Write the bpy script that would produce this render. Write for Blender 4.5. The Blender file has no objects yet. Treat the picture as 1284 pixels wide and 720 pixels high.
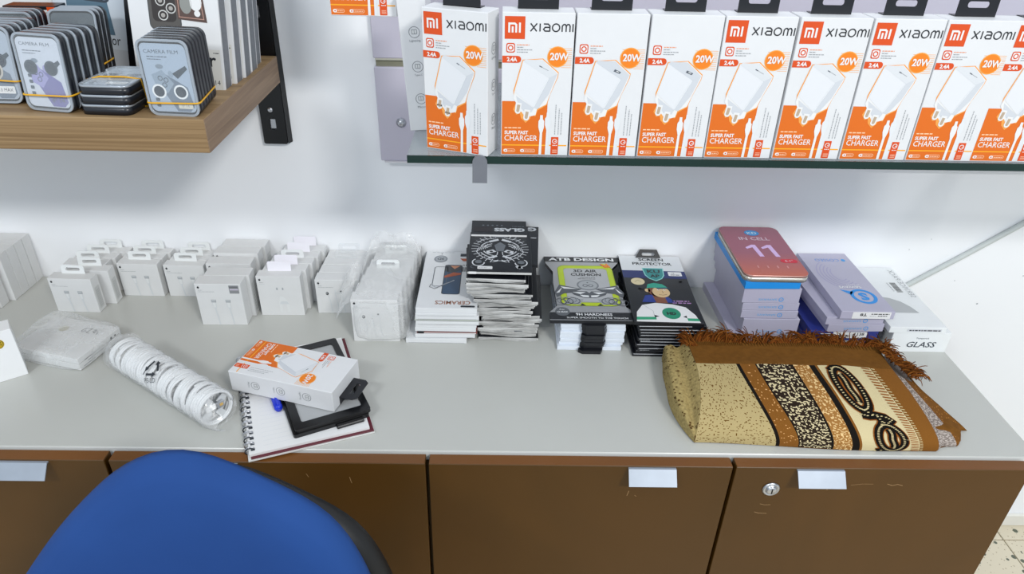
import bpy, math, random
from mathutils import Vector, Matrix, Euler, noise
from mathutils.geometry import tessellate_polygon
random.seed(7)
S = bpy.context.scene
COL = S.collection
T = 0.6735           # height of the worktop above the floor; z below is counted from the worktop
PI = math.pi

# ---------------------------------------------------------------- camera, world, lights, exposure
FPX, PITCH, ROLL, YAW, DIST, HGT = 891.6, 0.54374, 0.030705, 0.027347, 1.20247, 0.72
_fwd = Vector((math.sin(YAW)*math.cos(PITCH), math.cos(YAW)*math.cos(PITCH), -math.sin(PITCH)))
_r0 = Vector((math.cos(YAW), -math.sin(YAW), 0)); _u0 = _r0.cross(_fwd)
_r = _r0*math.cos(ROLL) + _u0*math.sin(ROLL); _u = -_r0*math.sin(ROLL) + _u0*math.cos(ROLL)
CP = Vector((0, -DIST, HGT))
def ray(px, py): return _fwd + _r*((px-642)/FPX) - _u*((py-360)/FPX)
def on_z(px, py, z):
    d = ray(px, py); return CP + d*((z-HGT)/d.z)
def on_y(px, py, y):
    d = ray(px, py); return CP + d*((y+DIST)/d.y)
cam = bpy.data.cameras.new('camera'); camo = bpy.data.objects.new('camera', cam); COL.objects.link(camo)
cam.sensor_width = 36; cam.lens = FPX*36/1284; cam.clip_start = .02
camo.matrix_world = Matrix.Translation(CP+Vector((0,0,T))) @ Matrix((_r, _u, -_fwd)).transposed().to_4x4()
S.camera = camo
w = bpy.data.worlds.new('world'); S.world = w; w.use_nodes = True
w.node_tree.nodes['Background'].inputs[0].default_value = (.80, .90, 1.0, 1)
w.node_tree.nodes['Background'].inputs[1].default_value = .66
def area(name, loc, target, sx, sy, power, col):
    l = bpy.data.lights.new(name, 'AREA'); l.shape = 'RECTANGLE'; l.size = sx; l.size_y = sy; l.energy = power; l.color = col
    o = bpy.data.objects.new(name, l); COL.objects.link(o); o.location = loc
    o.rotation_euler = (Vector(target)-Vector(loc)).to_track_quat('-Z', 'Y').to_euler(); return o
area('ceiling_light_right', (1.35, -2.75, T+2.15), (.7, -.2, T+.1), .6, .3, 50, (1, .985, .955))
area('ceiling_light_left', (-1.25, -2.6, T+2.15), (-.5, -.2, T+.1), .6, .3, 24, (.95, .98, 1))
vs = S.view_settings
vs.view_transform = 'Standard'; vs.look = 'None'; vs.gamma = 1; vs.use_curve_mapping = False; vs.exposure = 0.18

# ---------------------------------------------------------------- materials
def lin(h):
    h = h.lstrip('#'); c = [int(h[i:i+2], 16)/255 for i in (0, 2, 4)]
    return tuple(x/12.92 if x <= .04045 else ((x+.055)/1.055)**2.4 for x in c)
MC = {}
def mat(hexc, rough=.5, metal=0, var=.04, scale=40, bump=0, spec=.5, bscale=None):
    k = (hexc, rough, metal, var, scale, bump, spec)
    if k in MC: return MC[k]
    m = bpy.data.materials.new('paint_'+hexc.strip('#')); m.use_nodes = True
    nt = m.node_tree; b = nt.nodes['Principled BSDF']; c = lin(hexc)
    b.inputs['Roughness'].default_value = rough; b.inputs['Metallic'].default_value = metal
    b.inputs['Specular IOR Level'].default_value = spec
    b.inputs['Base Color'].default_value = (*c, 1)
    if var or bump:
        tc = nt.nodes.new('ShaderNodeTexCoord'); n = nt.nodes.new('ShaderNodeTexNoise')
        n.inputs['Scale'].default_value = scale; n.inputs['Detail'].default_value = 4
        nt.links.new(tc.outputs['Object'], n.inputs['Vector'])
        if var:
            mr = nt.nodes.new('ShaderNodeMapRange'); mr.inputs['To Min'].default_value = 1-var; mr.inputs['To Max'].default_value = 1+var
            mr.inputs['From Min'].default_value = .3; mr.inputs['From Max'].default_value = .7
            v = nt.nodes.new('ShaderNodeVectorMath'); v.operation = 'SCALE'; v.inputs[0].default_value = c
            nt.links.new(n.outputs[0], mr.inputs[0]); nt.links.new(mr.outputs[0], v.inputs['Scale']); nt.links.new(v.outputs[0], b.inputs['Base Color'])
        if bump:
            bp = nt.nodes.new('ShaderNodeBump'); bp.inputs['Strength'].default_value = bump; bp.inputs['Distance'].default_value = .002
            nt.links.new(n.outputs[0], bp.inputs['Height']); nt.links.new(bp.outputs[0], b.inputs['Normal'])
    MC[k] = m; return m
def film(name, alpha, col='#ffffff', rough=.12, bump=.6, scale=30, streak=.25):
    m = bpy.data.materials.new(name); m.use_nodes = True; nt = m.node_tree; L = nt.links
    b = nt.nodes['Principled BSDF']; b.inputs['Base Color'].default_value = (*lin(col), 1); b.inputs['Roughness'].default_value = rough
    tr = nt.nodes.new('ShaderNodeBsdfTransparent'); mx = nt.nodes.new('ShaderNodeMixShader'); out = nt.nodes['Material Output']
    lw = nt.nodes.new('ShaderNodeLayerWeight'); lw.inputs[0].default_value = .3
    tc = nt.nodes.new('ShaderNodeTexCoord'); n = nt.nodes.new('ShaderNodeTexNoise'); n.inputs['Scale'].default_value = scale; n.inputs['Detail'].default_value = 5
    n.inputs['Distortion'].default_value = 1.5
    L.new(tc.outputs['Object'], n.inputs['Vector'])
    mr = nt.nodes.new('ShaderNodeMapRange'); mr.inputs['From Min'].default_value = .5; mr.inputs['From Max'].default_value = .75
    mr.inputs['To Min'].default_value = alpha; mr.inputs['To Max'].default_value = alpha+streak
    L.new(n.outputs[0], mr.inputs[0])
    ad = nt.nodes.new('ShaderNodeMath'); ad.operation = 'MULTIPLY_ADD'; ad.inputs[1].default_value = .35; ad.use_clamp = True
    L.new(lw.outputs['Facing'], ad.inputs[0]); L.new(mr.outputs[0], ad.inputs[2])
    L.new(ad.outputs[0], mx.inputs[0]); L.new(tr.outputs[0], mx.inputs[1]); L.new(b.outputs[0], mx.inputs[2]); L.new(mx.outputs[0], out.inputs[0])
    if bump:
        bp = nt.nodes.new('ShaderNodeBump'); bp.inputs['Strength'].default_value = bump; bp.inputs['Distance'].default_value = .004
        L.new(n.outputs[0], bp.inputs['Height']); L.new(bp.outputs[0], b.inputs['Normal'])
    return m
def wood(name, c1, c2, rough, sx, sy, sz, contrast=1.0, spec=.5):
    m = bpy.data.materials.new(name); m.use_nodes = True; nt = m.node_tree; L = nt.links; b = nt.nodes['Principled BSDF']
    tc = nt.nodes.new('ShaderNodeTexCoord'); mp = nt.nodes.new('ShaderNodeMapping'); mp.inputs['Scale'].default_value = (sx, sy, sz)
    n = nt.nodes.new('ShaderNodeTexNoise'); n.inputs['Scale'].default_value = 1; n.inputs['Detail'].default_value = 6; n.inputs['Distortion'].default_value = .6
    r = nt.nodes.new('ShaderNodeValToRGB'); e = r.color_ramp.elements
    e[0].position = .5-.2/contrast; e[1].position = .5+.2/contrast; e[0].color = (*lin(c1), 1); e[1].color = (*lin(c2), 1)
    L.new(tc.outputs['Object'], mp.inputs[0]); L.new(mp.outputs[0], n.inputs['Vector']); L.new(n.outputs[0], r.inputs[0]); L.new(r.outputs[0], b.inputs['Base Color'])
    b.inputs['Roughness'].default_value = rough; b.inputs['Specular IOR Level'].default_value = spec
    return m
WHITE = mat('#dfe0e2', .45, var=.015); CARD = mat('#dcdddd', .5, var=.02); CARD2 = mat('#dedddb', .55, var=.03)
BLACK = mat('#14161c', .35, var=.1); INK = mat('#23262b', .5, var=0); GREY = mat('#9a9da1', .5, var=0); LGREY = mat('#c4c8cc', .5, var=0)
ORANGE = mat('#dd6b10', .42, var=.02, scale=8); LOGO = mat('#d84c0e', .42, var=.01); PAPER = mat('#e6e6e6', .5, var=0)
STEEL = mat('#c9cbd0', .3, metal=.9, var=.05); DSTEEL = mat('#8d9096', .4, metal=.6, var=.05); YBAND = mat('#e2a91c', .5, var=.05)
CLEAR = film('clear_plastic', .05, '#dfe6ea', .06, .15, 18, .06)
BAG = film('crinkled_film', .22, '#f3f4f4', .16, .5, 14, .30)
BAG2 = film('milky_film', .17, '#eef0f0', .2, .6, 22, .3)

# ---------------------------------------------------------------- mesh collector
def earclip(p2):
    return tessellate_polygon([[Vector((a, b, 0)) for a, b in p2]])
class MB:
    def __init__(s): s.v = []; s.f = []; s.m = []; s.mats = []; s.uv = None; s.sm = []
    def mi(s, m):
        if m not in s.mats: s.mats.append(m)
        return s.mats.index(m)
    def add(s, vs, fs, m, smooth=False):
        o = len(s.v); i = s.mi(m); s.v += [tuple(x) for x in vs]
        for f in fs: s.f.append([o+k for k in f]); s.m.append(i); s.sm.append(smooth)
        return s
    def box(s, x0, x1, y0, y1, z0, z1, m, c=0.0, M=None):
        if c <= 0:
            v = [Vector((x, y, z)) for z in (z0, z1) for y in (y0, y1) for x in (x0, x1)]
            f = [(0, 2, 3, 1), (4, 5, 7, 6), (0, 1, 5, 4), (2, 6, 7, 3), (0, 4, 6, 2), (1, 3, 7, 5)]
        else:
            v = []; idx = {}; f = []
            X = (x0, x1); Y = (y0, y1); Z = (z0, z1); sg = (1, -1)
            for i in (0, 1):
                for j in (0, 1):
                    for k in (0, 1):
                        for a in range(3):
                            p = [X[i], Y[j], Z[k]]
                            for b, q in enumerate((i, j, k)):
                                if b != a: p[b] += sg[q]*c
                            idx[i, j, k, a] = len(v); v.append(Vector(p))
            I = lambda t, a: idx[t[0], t[1], t[2], a]
            ctr = Vector(((x0+x1)/2, (y0+y1)/2, (z0+z1)/2))
            def q(l):
                n = (v[l[1]]-v[l[0]]).cross(v[l[2]]-v[l[0]]); cc = sum((v[t] for t in l), Vector())/len(l)
                f.append(tuple(l) if n.dot(cc-ctr) > 0 else tuple(reversed(l)))
            for a in range(3):
                b, d = [t for t in range(3) if t != a]
                for e in (0, 1):
                    l = []
                    for bb, dd in ((0, 0), (1, 0), (1, 1), (0, 1)):
                        t = [0]*3; t[a] = e; t[b] = bb; t[d] = dd; l.append(I(t, a))
                    q(l)
                for bb in (0, 1):
                    for dd in (0, 1):
                        t0 = [0]*3; t0[b] = bb; t0[d] = dd; t1 = list(t0); t1[a] = 1
                        q([I(t0, b), I(t0, d), I(t1, d), I(t1, b)])
            for i in (0, 1):
                for j in (0, 1):
                    for k in (0, 1): q([idx[i, j, k, 0], idx[i, j, k, 1], idx[i, j, k, 2]])
        if M: v = [M @ p for p in v]
        return s.add(v, f, m)
    def prism(s, poly, z0, z1, m, M=None, holes=None, side=None, smooth=False):
        """polygon in xy extruded in z; holes: list of polygons"""
        loops = [poly]+(holes or [])
        allp = [p for l in loops for p in l]
        tris = tessellate_polygon([[Vector((a, b, 0)) for a, b in l] for l in loops])
        n = len(allp)
        v = [Vector((a, b, z0)) for a, b in allp]+[Vector((a, b, z1)) for a, b in allp]
        top = []; bot = []
        for t in tris:
            a, b, c = t; A = Vector(allp[a]); B = Vector(allp[b]); C = Vector(allp[c])
            cr = (B-A).cross(C-A)
            if abs(cr) < 1e-14: continue
            if cr < 0: a, c = c, a
            top.append((a+n, b+n, c+n)); bot.append((c, b, a))
        sd = []; o = 0
        for li, l in enumerate(loops):
            k = len(l); ar = sum(l[i][0]*l[(i+1) % k][1]-l[(i+1) % k][0]*l[i][1] for i in range(k))
            fl = (ar < 0) ^ (li > 0)
            for i in range(k):
                a, b = o+i, o+(i+1) % k
                sd.append((b, a, a+n, b+n) if fl else (a, b, b+n, a+n))
            o += k
        if M: v = [M @ p for p in v]
        s.add(v, top+bot, m)
        o = len(s.v)-2*n; i = s.mi(side or m)
        for f in sd: s.f.append([o+k for k in f]); s.m.append(i); s.sm.append(smooth)
        return s
    def tube(s, pts, r, m, seg=8, closed=False, cap=True, flat=1.0):
        pts = [Vector(p) for p in pts]; n = len(pts); v = []; f = []
        nrm = None
        for i, p in enumerate(pts):
            a = pts[(i-1) % n] if (closed or i > 0) else p; b = pts[(i+1) % n] if (closed or i < n-1) else p
            t = (b-a).normalized()
            if nrm is None: nrm = t.orthogonal().normalized()
            nrm = (nrm-t*nrm.dot(t)).normalized(); bn = t.cross(nrm)
            rr = r[i] if isinstance(r, (list, tuple)) else r
            for k in range(seg):
                an = 2*PI*k/seg; v.append(p+nrm*(math.cos(an)*rr)+bn*(math.sin(an)*rr*flat))
        for i in range(n if closed else n-1):
            j = (i+1) % n
            for k in range(seg):
                l = (k+1) % seg; f.append((i*seg+k, i*seg+l, j*seg+l, j*seg+k))
        if cap and not closed: f.append(tuple(reversed(range(seg)))); f.append(tuple((n-1)*seg+k for k in range(seg)))
        return s.add(v, f, m, True)
    def lathe(s, prof, m, seg=24, M=None, smooth=True):
        v = []; f = []
        for r, z in prof:
            for k in range(seg): v.append(Vector((r*math.cos(2*PI*k/seg), r*math.sin(2*PI*k/seg), z)))
        for i in range(len(prof)-1):
            for k in range(seg):
                l = (k+1) % seg; f.append((i*seg+k, i*seg+l, (i+1)*seg+l, (i+1)*seg+k))
        f.append(tuple(reversed(range(seg)))); f.append(tuple((len(prof)-1)*seg+k for k in range(seg)))
        if M: v = [M @ p for p in v]
        return s.add(v, f, m, smooth)
    def grid(s, fn, nu, nv, m, smooth=True, uv=False):
        o = len(s.v); v = []; f = []
        for j in range(nv+1):
            for i in range(nu+1): v.append(fn(i/nu, j/nv))
        for j in range(nv):
            for i in range(nu): f.append((j*(nu+1)+i, j*(nu+1)+i+1, (j+1)*(nu+1)+i+1, (j+1)*(nu+1)+i))
        return s.add(v, f, m, smooth)
    def decal(s, P, o, u, v, off=.00018, step=.00011):
        """put a flat print P (2D shapes in metres) on the face at o with axes u, v"""
        o = Vector(o); u = Vector(u); v = Vector(v); n = u.cross(v).normalized()
        for pts, tris, m, layer in P.items:
            h = off+step*layer
            s.add([o+u*a+v*b+n*h for a, b in pts], tris, m)
        return s
    def mesh(s, name):
        me = bpy.data.meshes.new(name); me.from_pydata([tuple(x) for x in s.v], [], s.f)
        for m in s.mats: me.materials.append(m)
        me.polygons.foreach_set('material_index', s.m); me.polygons.foreach_set('use_smooth', s.sm); me.update()
        return me
    def build(s, name, parent=None, loc=None, rot=None, label=None):
        o = bpy.data.objects.new(name, s.mesh(name)); COL.objects.link(o)
        if parent: o.parent = parent
        if loc is not None: o.location = loc
        if rot is not None: o.rotation_euler = rot
        if label: o['label'] = label
        return o
_tc = {}
def text_geo(st, bold):
    k = (st, bold)
    if k not in _tc:
        c = bpy.data.curves.new('t', 'FONT'); c.body = st; c.resolution_u = 2; c.offset = bold; c.size = 1
        o = bpy.data.objects.new('t', c); me = bpy.data.meshes.new_from_object(o)
        vs_ = [(p.co.x, p.co.y) for p in me.vertices]; fs = []
        for p in me.polygons:
            l = list(p.vertices); a, b, d = (Vector(vs_[i]) for i in l[:3])
            if (b-a).cross(d-a) < 0: l.reverse()
            fs.append(tuple(l))
        bpy.data.objects.remove(o); bpy.data.curves.remove(c); bpy.data.meshes.remove(me)
        _tc[k] = (vs_, fs)
    return _tc[k]
class Print:
    def __init__(s, scale=1.0): s.items = []; s.k = scale
    def raw(s, pts, tris, m, L): s.items.append(([(a*s.k, b*s.k) for a, b in pts], tris, m, L)); return s
    def poly(s, pts, m, L=0):
        tr = []
        for t in earclip(pts):
            a, b, c = t; A, B, C = (Vector(pts[i]) for i in t)
            cr = (B-A).cross(C-A)
            if abs(cr) < 1e-12: continue
            tr.append((a, b, c) if cr > 0 else (c, b, a))
        return s.raw(pts, tr, m, L)
    def rect(s, x0, y0, x1, y1, m, L=0): return s.raw([(x0, y0), (x1, y0), (x1, y1), (x0, y1)], [(0, 1, 2, 3)], m, L)
    def rrect(s, x0, y0, x1, y1, r, m, L=0): return s.poly(rr(x0, y0, x1, y1, r), m, L)
    def disc(s, x, y, r, m, L=0, ry=None, n=20):
        ry = ry or r; return s.raw([(x+r*math.cos(2*PI*i/n), y+ry*math.sin(2*PI*i/n)) for i in range(n)], [tuple(range(n))], m, L)
    def line(s, pts, w_, m, L=0, closed=False):
        pts = [Vector(p) for p in pts]; n = len(pts); out = []; seg = []
        for i, p in enumerate(pts):
            a = pts[(i-1) % n] if (closed or i > 0) else p; b = pts[(i+1) % n] if (closed or i < n-1) else p
            d1 = (p-a).normalized() if (p-a).length > 0 else (b-p).normalized(); d2 = (b-p).normalized() if (b-p).length > 0 else d1
            t = (d1+d2).normalized() if (d1+d2).length > .01 else d1
            nn = Vector((-t.y, t.x)); k = 1/max(.5, nn.dot(Vector((-d1.y, d1.x))))
            out += [tuple(p+nn*w_/2*k), tuple(p-nn*w_/2*k)]
        for i in range(n if closed else n-1):
            j = (i+1) % n; seg.append((2*i+1, 2*j+1, 2*j, 2*i))
        return s.raw(out, seg, m, L)
    def ring(s, x, y, r, w_, m, L=0, ry=None, a0=0, a1=360, n=22):
        ry = ry or r; full = a1-a0 >= 360
        pts = [(x+r*math.cos(math.radians(a0+(a1-a0)*i/n)), y+ry*math.sin(math.radians(a0+(a1-a0)*i/n))) for i in range(n if full else n+1)]
        return s.line(pts, w_, m, L, closed=full)
    def text(s, st, x, y, h, m, L=1, w=None, bold=.0, shear=0, anchor='l', rot=0):
        vs_, fs = text_geo(st, bold)
        if not vs_: return s
        x0 = min(a for a, b in vs_); x1 = max(a for a, b in vs_); y0 = min(b for a, b in vs_); y1 = max(b for a, b in vs_)
        sy = h/(y1-y0); sx = w/(x1-x0) if w else sy
        W = (x1-x0)*sx; ox = {'l': 0, 'c': -W/2, 'r': -W}[anchor]; out = []
        cr, sr = math.cos(math.radians(rot)), math.sin(math.radians(rot))
        for a, b in vs_:
            q = (b-y0)*sy; p = (a-x0)*sx+ox+q*shear; out.append((x+p*cr-q*sr, y+p*sr+q*cr))
        return s.raw(out, fs, m, L)
    def tiny(s, x0, y, x1, h, m, L=1, seed=1):
        """a row of illegible small print, as short dashes"""
        rd = random.Random(seed); x = x0
        while x < x1:
            l = h*rd.uniform(.8, 3.2); s.rect(x, y, min(x+l, x1), y+h*.75, m, L); x += l+h*.5
        return s
def rr(x0, y0, x1, y1, r, n=5):
    out = []
    for cx, cy, a in ((x1-r, y0+r, -90), (x1-r, y1-r, 0), (x0+r, y1-r, 90), (x0+r, y0+r, 180)):
        for i in range(n+1):
            t = math.radians(a+90*i/n); out.append((cx+r*math.cos(t), cy+r*math.sin(t)))
    return out

# ---------------------------------------------------------------- objects
def thing(name, label, cat, loc=(0, 0, 0), rot=(0, 0, 0), group=None):
    o = bpy.data.objects.new(name, None); COL.objects.link(o); o.empty_display_size = .02
    o.location = Vector(loc)+Vector((0, 0, T)); o.rotation_euler = rot
    o['label'] = label; o['category'] = cat
    if group: o['group'] = group
    return o
def solo(mb, name, label, cat, loc=(0, 0, 0), rot=(0, 0, 0), group=None, kind=None):
    o = mb.build(name, None, Vector(loc)+Vector((0, 0, T)), rot); o['label'] = label; o['category'] = cat
    if group: o['group'] = group
    if kind: o['kind'] = kind
    return o
def share(name, me, parent, loc=None):
    o = bpy.data.objects.new(name, me); COL.objects.link(o); o.parent = parent
    if loc is not None: o.location = loc
    return o
def dup(root, loc, rot, label, group=None):
    r = root.copy(); COL.objects.link(r); r.location = Vector(loc)+Vector((0, 0, T)); r.rotation_euler = rot
    r['label'] = label
    if group: r['group'] = group
    for ch in list(root.children):
        c = ch.copy(); COL.objects.link(c); c.parent = r
        for g in ch.children:
            d = g.copy(); COL.objects.link(d); d.parent = c
    return r
ORD = ['first', 'second', 'third', 'fourth', 'fifth', 'sixth', 'seventh', 'eighth', 'ninth', 'tenth', 'eleventh', 'twelfth', 'thirteenth',
       'fourteenth', 'fifteenth', 'sixteenth', 'seventeenth', 'eighteenth', 'nineteenth', 'twentieth', 'twenty-first', 'twenty-second', 'twenty-third', 'twenty-fourth']

# ================================================================= SETTING
def wallmat():
    m = mat('#f3f5f8', .6, var=.015, scale=3, bump=.05).copy(); return m
WALL = wallmat()
b = MB(); b.box(-2.2, 2.6, 0, .12, -T, 1.9, WALL); wl = b.build('wall_back', None, (0, 0, T)); wl['kind'] = 'structure'
# small scuffs on the wall
P = Print()
for px, py, r in ((1225, 381, .0022), (1283, 346, .0015), (1197, 352, .0012), (1168, 300, .001), (1140, 313, .0012)):
    q = on_y(px, py, 0); P.disc(q.x, q.z, r, mat('#a9afb4', .7), 0, r*.8, 8)
b = MB(); b.decal(P, (0, 0, 0), (1, 0, 0), (0, 0, 1)); o = b.build('scuff_mark', wl)
b = MB(); b.box(-2.2, 2.6, -3.0, .12, -.1, -.012, mat('#8b8578', .8)); fl = b.build('floor', None, (0, 0, 0)); fl['kind'] = 'structure'
def terrazzo():
    m = bpy.data.materials.new('terrazzo'); m.use_nodes = True; nt = m.node_tree; L = nt.links; bs = nt.nodes['Principled BSDF']
    tc = nt.nodes.new('ShaderNodeTexCoord'); vo = nt.nodes.new('ShaderNodeTexVoronoi'); vo.inputs['Scale'].default_value = 42
    vo2 = nt.nodes.new('ShaderNodeTexVoronoi'); vo2.inputs['Scale'].default_value = 110
    L.new(tc.outputs['Object'], vo.inputs['Vector']); L.new(tc.outputs['Object'], vo2.inputs['Vector'])
    def thr(node, t):
        a = nt.nodes.new('ShaderNodeMath'); a.operation = 'LESS_THAN'; a.inputs[1].default_value = t; L.new(node.outputs['Distance'], a.inputs[0]); return a
    a1 = thr(vo, .25); a2 = thr(vo2, .17)
    sep = nt.nodes.new('ShaderNodeSeparateColor'); L.new(vo.outputs['Color'], sep.inputs[0])
    g = nt.nodes.new('ShaderNodeMath'); g.operation = 'GREATER_THAN'; g.inputs[1].default_value = .3; L.new(sep.outputs[0], g.inputs[0])
    mu = nt.nodes.new('ShaderNodeMath'); mu.operation = 'MULTIPLY'; L.new(a1.outputs[0], mu.inputs[0]); L.new(g.outputs[0], mu.inputs[1])
    m1 = nt.nodes.new('ShaderNodeMixRGB'); m1.inputs[1].default_value = (*lin('#d9cfb8'), 1); m1.inputs[2].default_value = (*lin('#a99a80'), 1)
    m2 = nt.nodes.new('ShaderNodeMixRGB'); m2.inputs[2].default_value = (*lin('#5b6152'), 1)
    L.new(a2.outputs[0], m1.inputs[0]); L.new(mu.outputs[0], m2.inputs[0]); L.new(m1.outputs[0], m2.inputs[1]); L.new(m2.outputs[0], bs.inputs['Base Color'])
    bs.inputs['Roughness'].default_value = .35; return m
TERR = terrazzo()
b = MB(); b.box(.0012, .2988, .0012, .2988, -.012, 0, TERR, .0012); tile = b.mesh('floor_tile')
for i in range(15):
    for j in range(6):
        share('floor_tile', tile, fl, (-2.05+.3*i, -.051-.3*(j+1)+.0, 0))
b = MB(); b.box(.0012, .2988, .0012, .05, -.012, 0, TERR, .0012); tile2 = b.mesh('floor_tile')
for i in range(15): share('floor_tile', tile2, fl, (-2.05+.3*i, -.051, 0))
b = MB(); b.box(-2.2, 2.6, -.009, 0, 0, .037, mat('#e4e2da', .4, var=.05, scale=9), .002); o = b.build('baseboard_back', None); o['kind'] = 'structure'

# ================================================================= SIDEBOARD: worktop and four cabinets
TOPM = mat('#bebfba', .27, var=.02, scale=5, spec=.5)
b = MB(); b.box(-.975, .787, -.462, -.001, -.018, 0, TOPM, .0008)
b.box(-.975, .787, -.4626, -.4615, -.0165, -.0012, mat('#d5d6d4', .35, var=.01))
solo(b, 'worktop', 'pale grey laminate worktop carrying all the boxes against the wall', 'worktop')
DOORM = wood('bronze_laminate', '#49300b', '#5c3c12', .4, 3.0, 3.0, 2.2, .8, .3)
DTOP = wood('bronze_laminate_edge', '#6b431b', '#784b20', .4, 4, 4, 4, .8)
DARK = mat('#17130f', .8)
def scratch_print(lines):
    P = Print()
    for pts, wd in lines: P.line(pts, wd, mat('#a5835a', .6, var=0), 0)
    return P
doors = [(-.958, -.5335), (-.5275, -.0935), (-.0885, .3375), (.3425, .764)]
dl = ['bronze brown cabinet at the left edge, silver tab cut by the frame', 'bronze brown cabinet mostly hidden behind the blue chair',
      'bronze brown cabinet in the middle, silver tab handle but no lock', 'bronze brown cabinet at the right end with a round lock']
HDL = mat('#98a1ad', .4, metal=.2, var=.05)
def handle(parent, cx, wd, zt):
    # bent tab: short top flange sitting on the door face and a plate sloping outwards and down
    b = MB(); x0, x1 = cx-wd/2, cx+wd/2
    prof = [(-.4855, zt), (-.5, zt+.0006), (-.5115, zt-.0028), (-.514, zt-.007), (-.511, zt-.0065), (-.5, zt-.0026), (-.4855, zt-.0028)]
    prof = [(-.4845, zt), (-.4885, zt+.0002), (-.5045, zt-.0175), (-.5035, zt-.0188), (-.4880, zt-.0016), (-.4845, zt-.0018)]
    Mx = Matrix(((0, 0, 1, 0), (1, 0, 0, 0), (0, 1, 0, 0), (0, 0, 0, 1)))
    b.prism(prof, x0, x1, HDL, Mx)
    return b.build('handle', parent, label='flat silver pull tab')
for i, (x0, x1) in enumerate(doors):
    t = thing('cabinet', dl[i], 'cabinet', (0, 0, 0))
    b = MB(); M0 = DARK
    ax, bx = x0-.0026, x1+.0026
    for (p0, p1, q0, q1, r0, r1) in ((ax, ax+.016, -.463, -.004, -.60, -.0185), (bx-.016, bx, -.463, -.004, -.60, -.0185), (ax+.016, bx-.016, -.463, -.004, -.60, -.584), (ax+.016, bx-.016, -.463, -.004, -.036, -.0185), (ax+.016, bx-.016, -.016, -.004, -.584, -.036)):
        b.box(p0, p1, q0, q1, r0, r1, DOORM)
    b.build('carcass', t)
    b = MB(); b.box(ax+.002, bx-.002, -.44, -.02, -T, -.60, DARK); b.build('plinth', t)
    b = MB(); b.box(x0, x1, -.4845, -.4655, -.598, -.0035, DOORM, .0007)
    b.box(x0+.0008, x1-.0008, -.4838, -.4662, -.0042, -.0031, DTOP)
    if i == 2: b.decal(scratch_print([([(.196, -.052), (.194, -.062)], .0007), ([(.205, -.061), (.208, -.063)], .0006), ([(.2, -.028), (.207, -.0283)], .0006)]), (0, -.4845, 0), (1, 0, 0), (0, 0, 1))
    if i == 3: b.decal(scratch_print([([(.385, -.093), (.392, -.0955), (.404, -.096)], .0008), ([(.39, -.076), (.397, -.078), (.406, -.0775)], .0007), ([(.513, -.036), (.53, -.0335), (.545, -.0335)], .0005), ([(.565, -.033), (.573, -.036), (.58, -.0335), (.588, -.036)], .0009), ([(.48, -.0455), (.482, -.0457)], .001)]), (0, -.4845, 0), (1, 0, 0), (0, 0, 1))
    if i == 1: b.decal(scratch_print([([(-.2, -.03), (-.198, -.042)], .0008), ([(-.26, -.024), (-.257, -.031)], .0007)]), (0, -.4845, 0), (1, 0, 0), (0, 0, 1))
    d = b.build('door', t)
    hx = {0: on_y(58, 586, -.492).x-.039, 1: -.385, 2: .2235, 3: .4615}[i]
    handle(d, hx, .067 if i else .078, -.0055)
    if i == 3:
        b = MB(); Mx = Matrix.Translation((.3995, -.4845, -.045)) @ Matrix.Rotation(PI/2, 4, 'X')
        b.lathe([(.0125, 0), (.0125, .0015), (.0105, .003), (.0092, .003), (.0085, .0012), (.0078, .0012), (.0072, .0045), (.0062, .0055)], STEEL, 28, Mx)
        b.box(-.0009, .0009, -.0045, .0045, .0056, .0059, DARK, 0, Mx)
        b.build('lock', d, label='round nickel cam lock')

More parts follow.
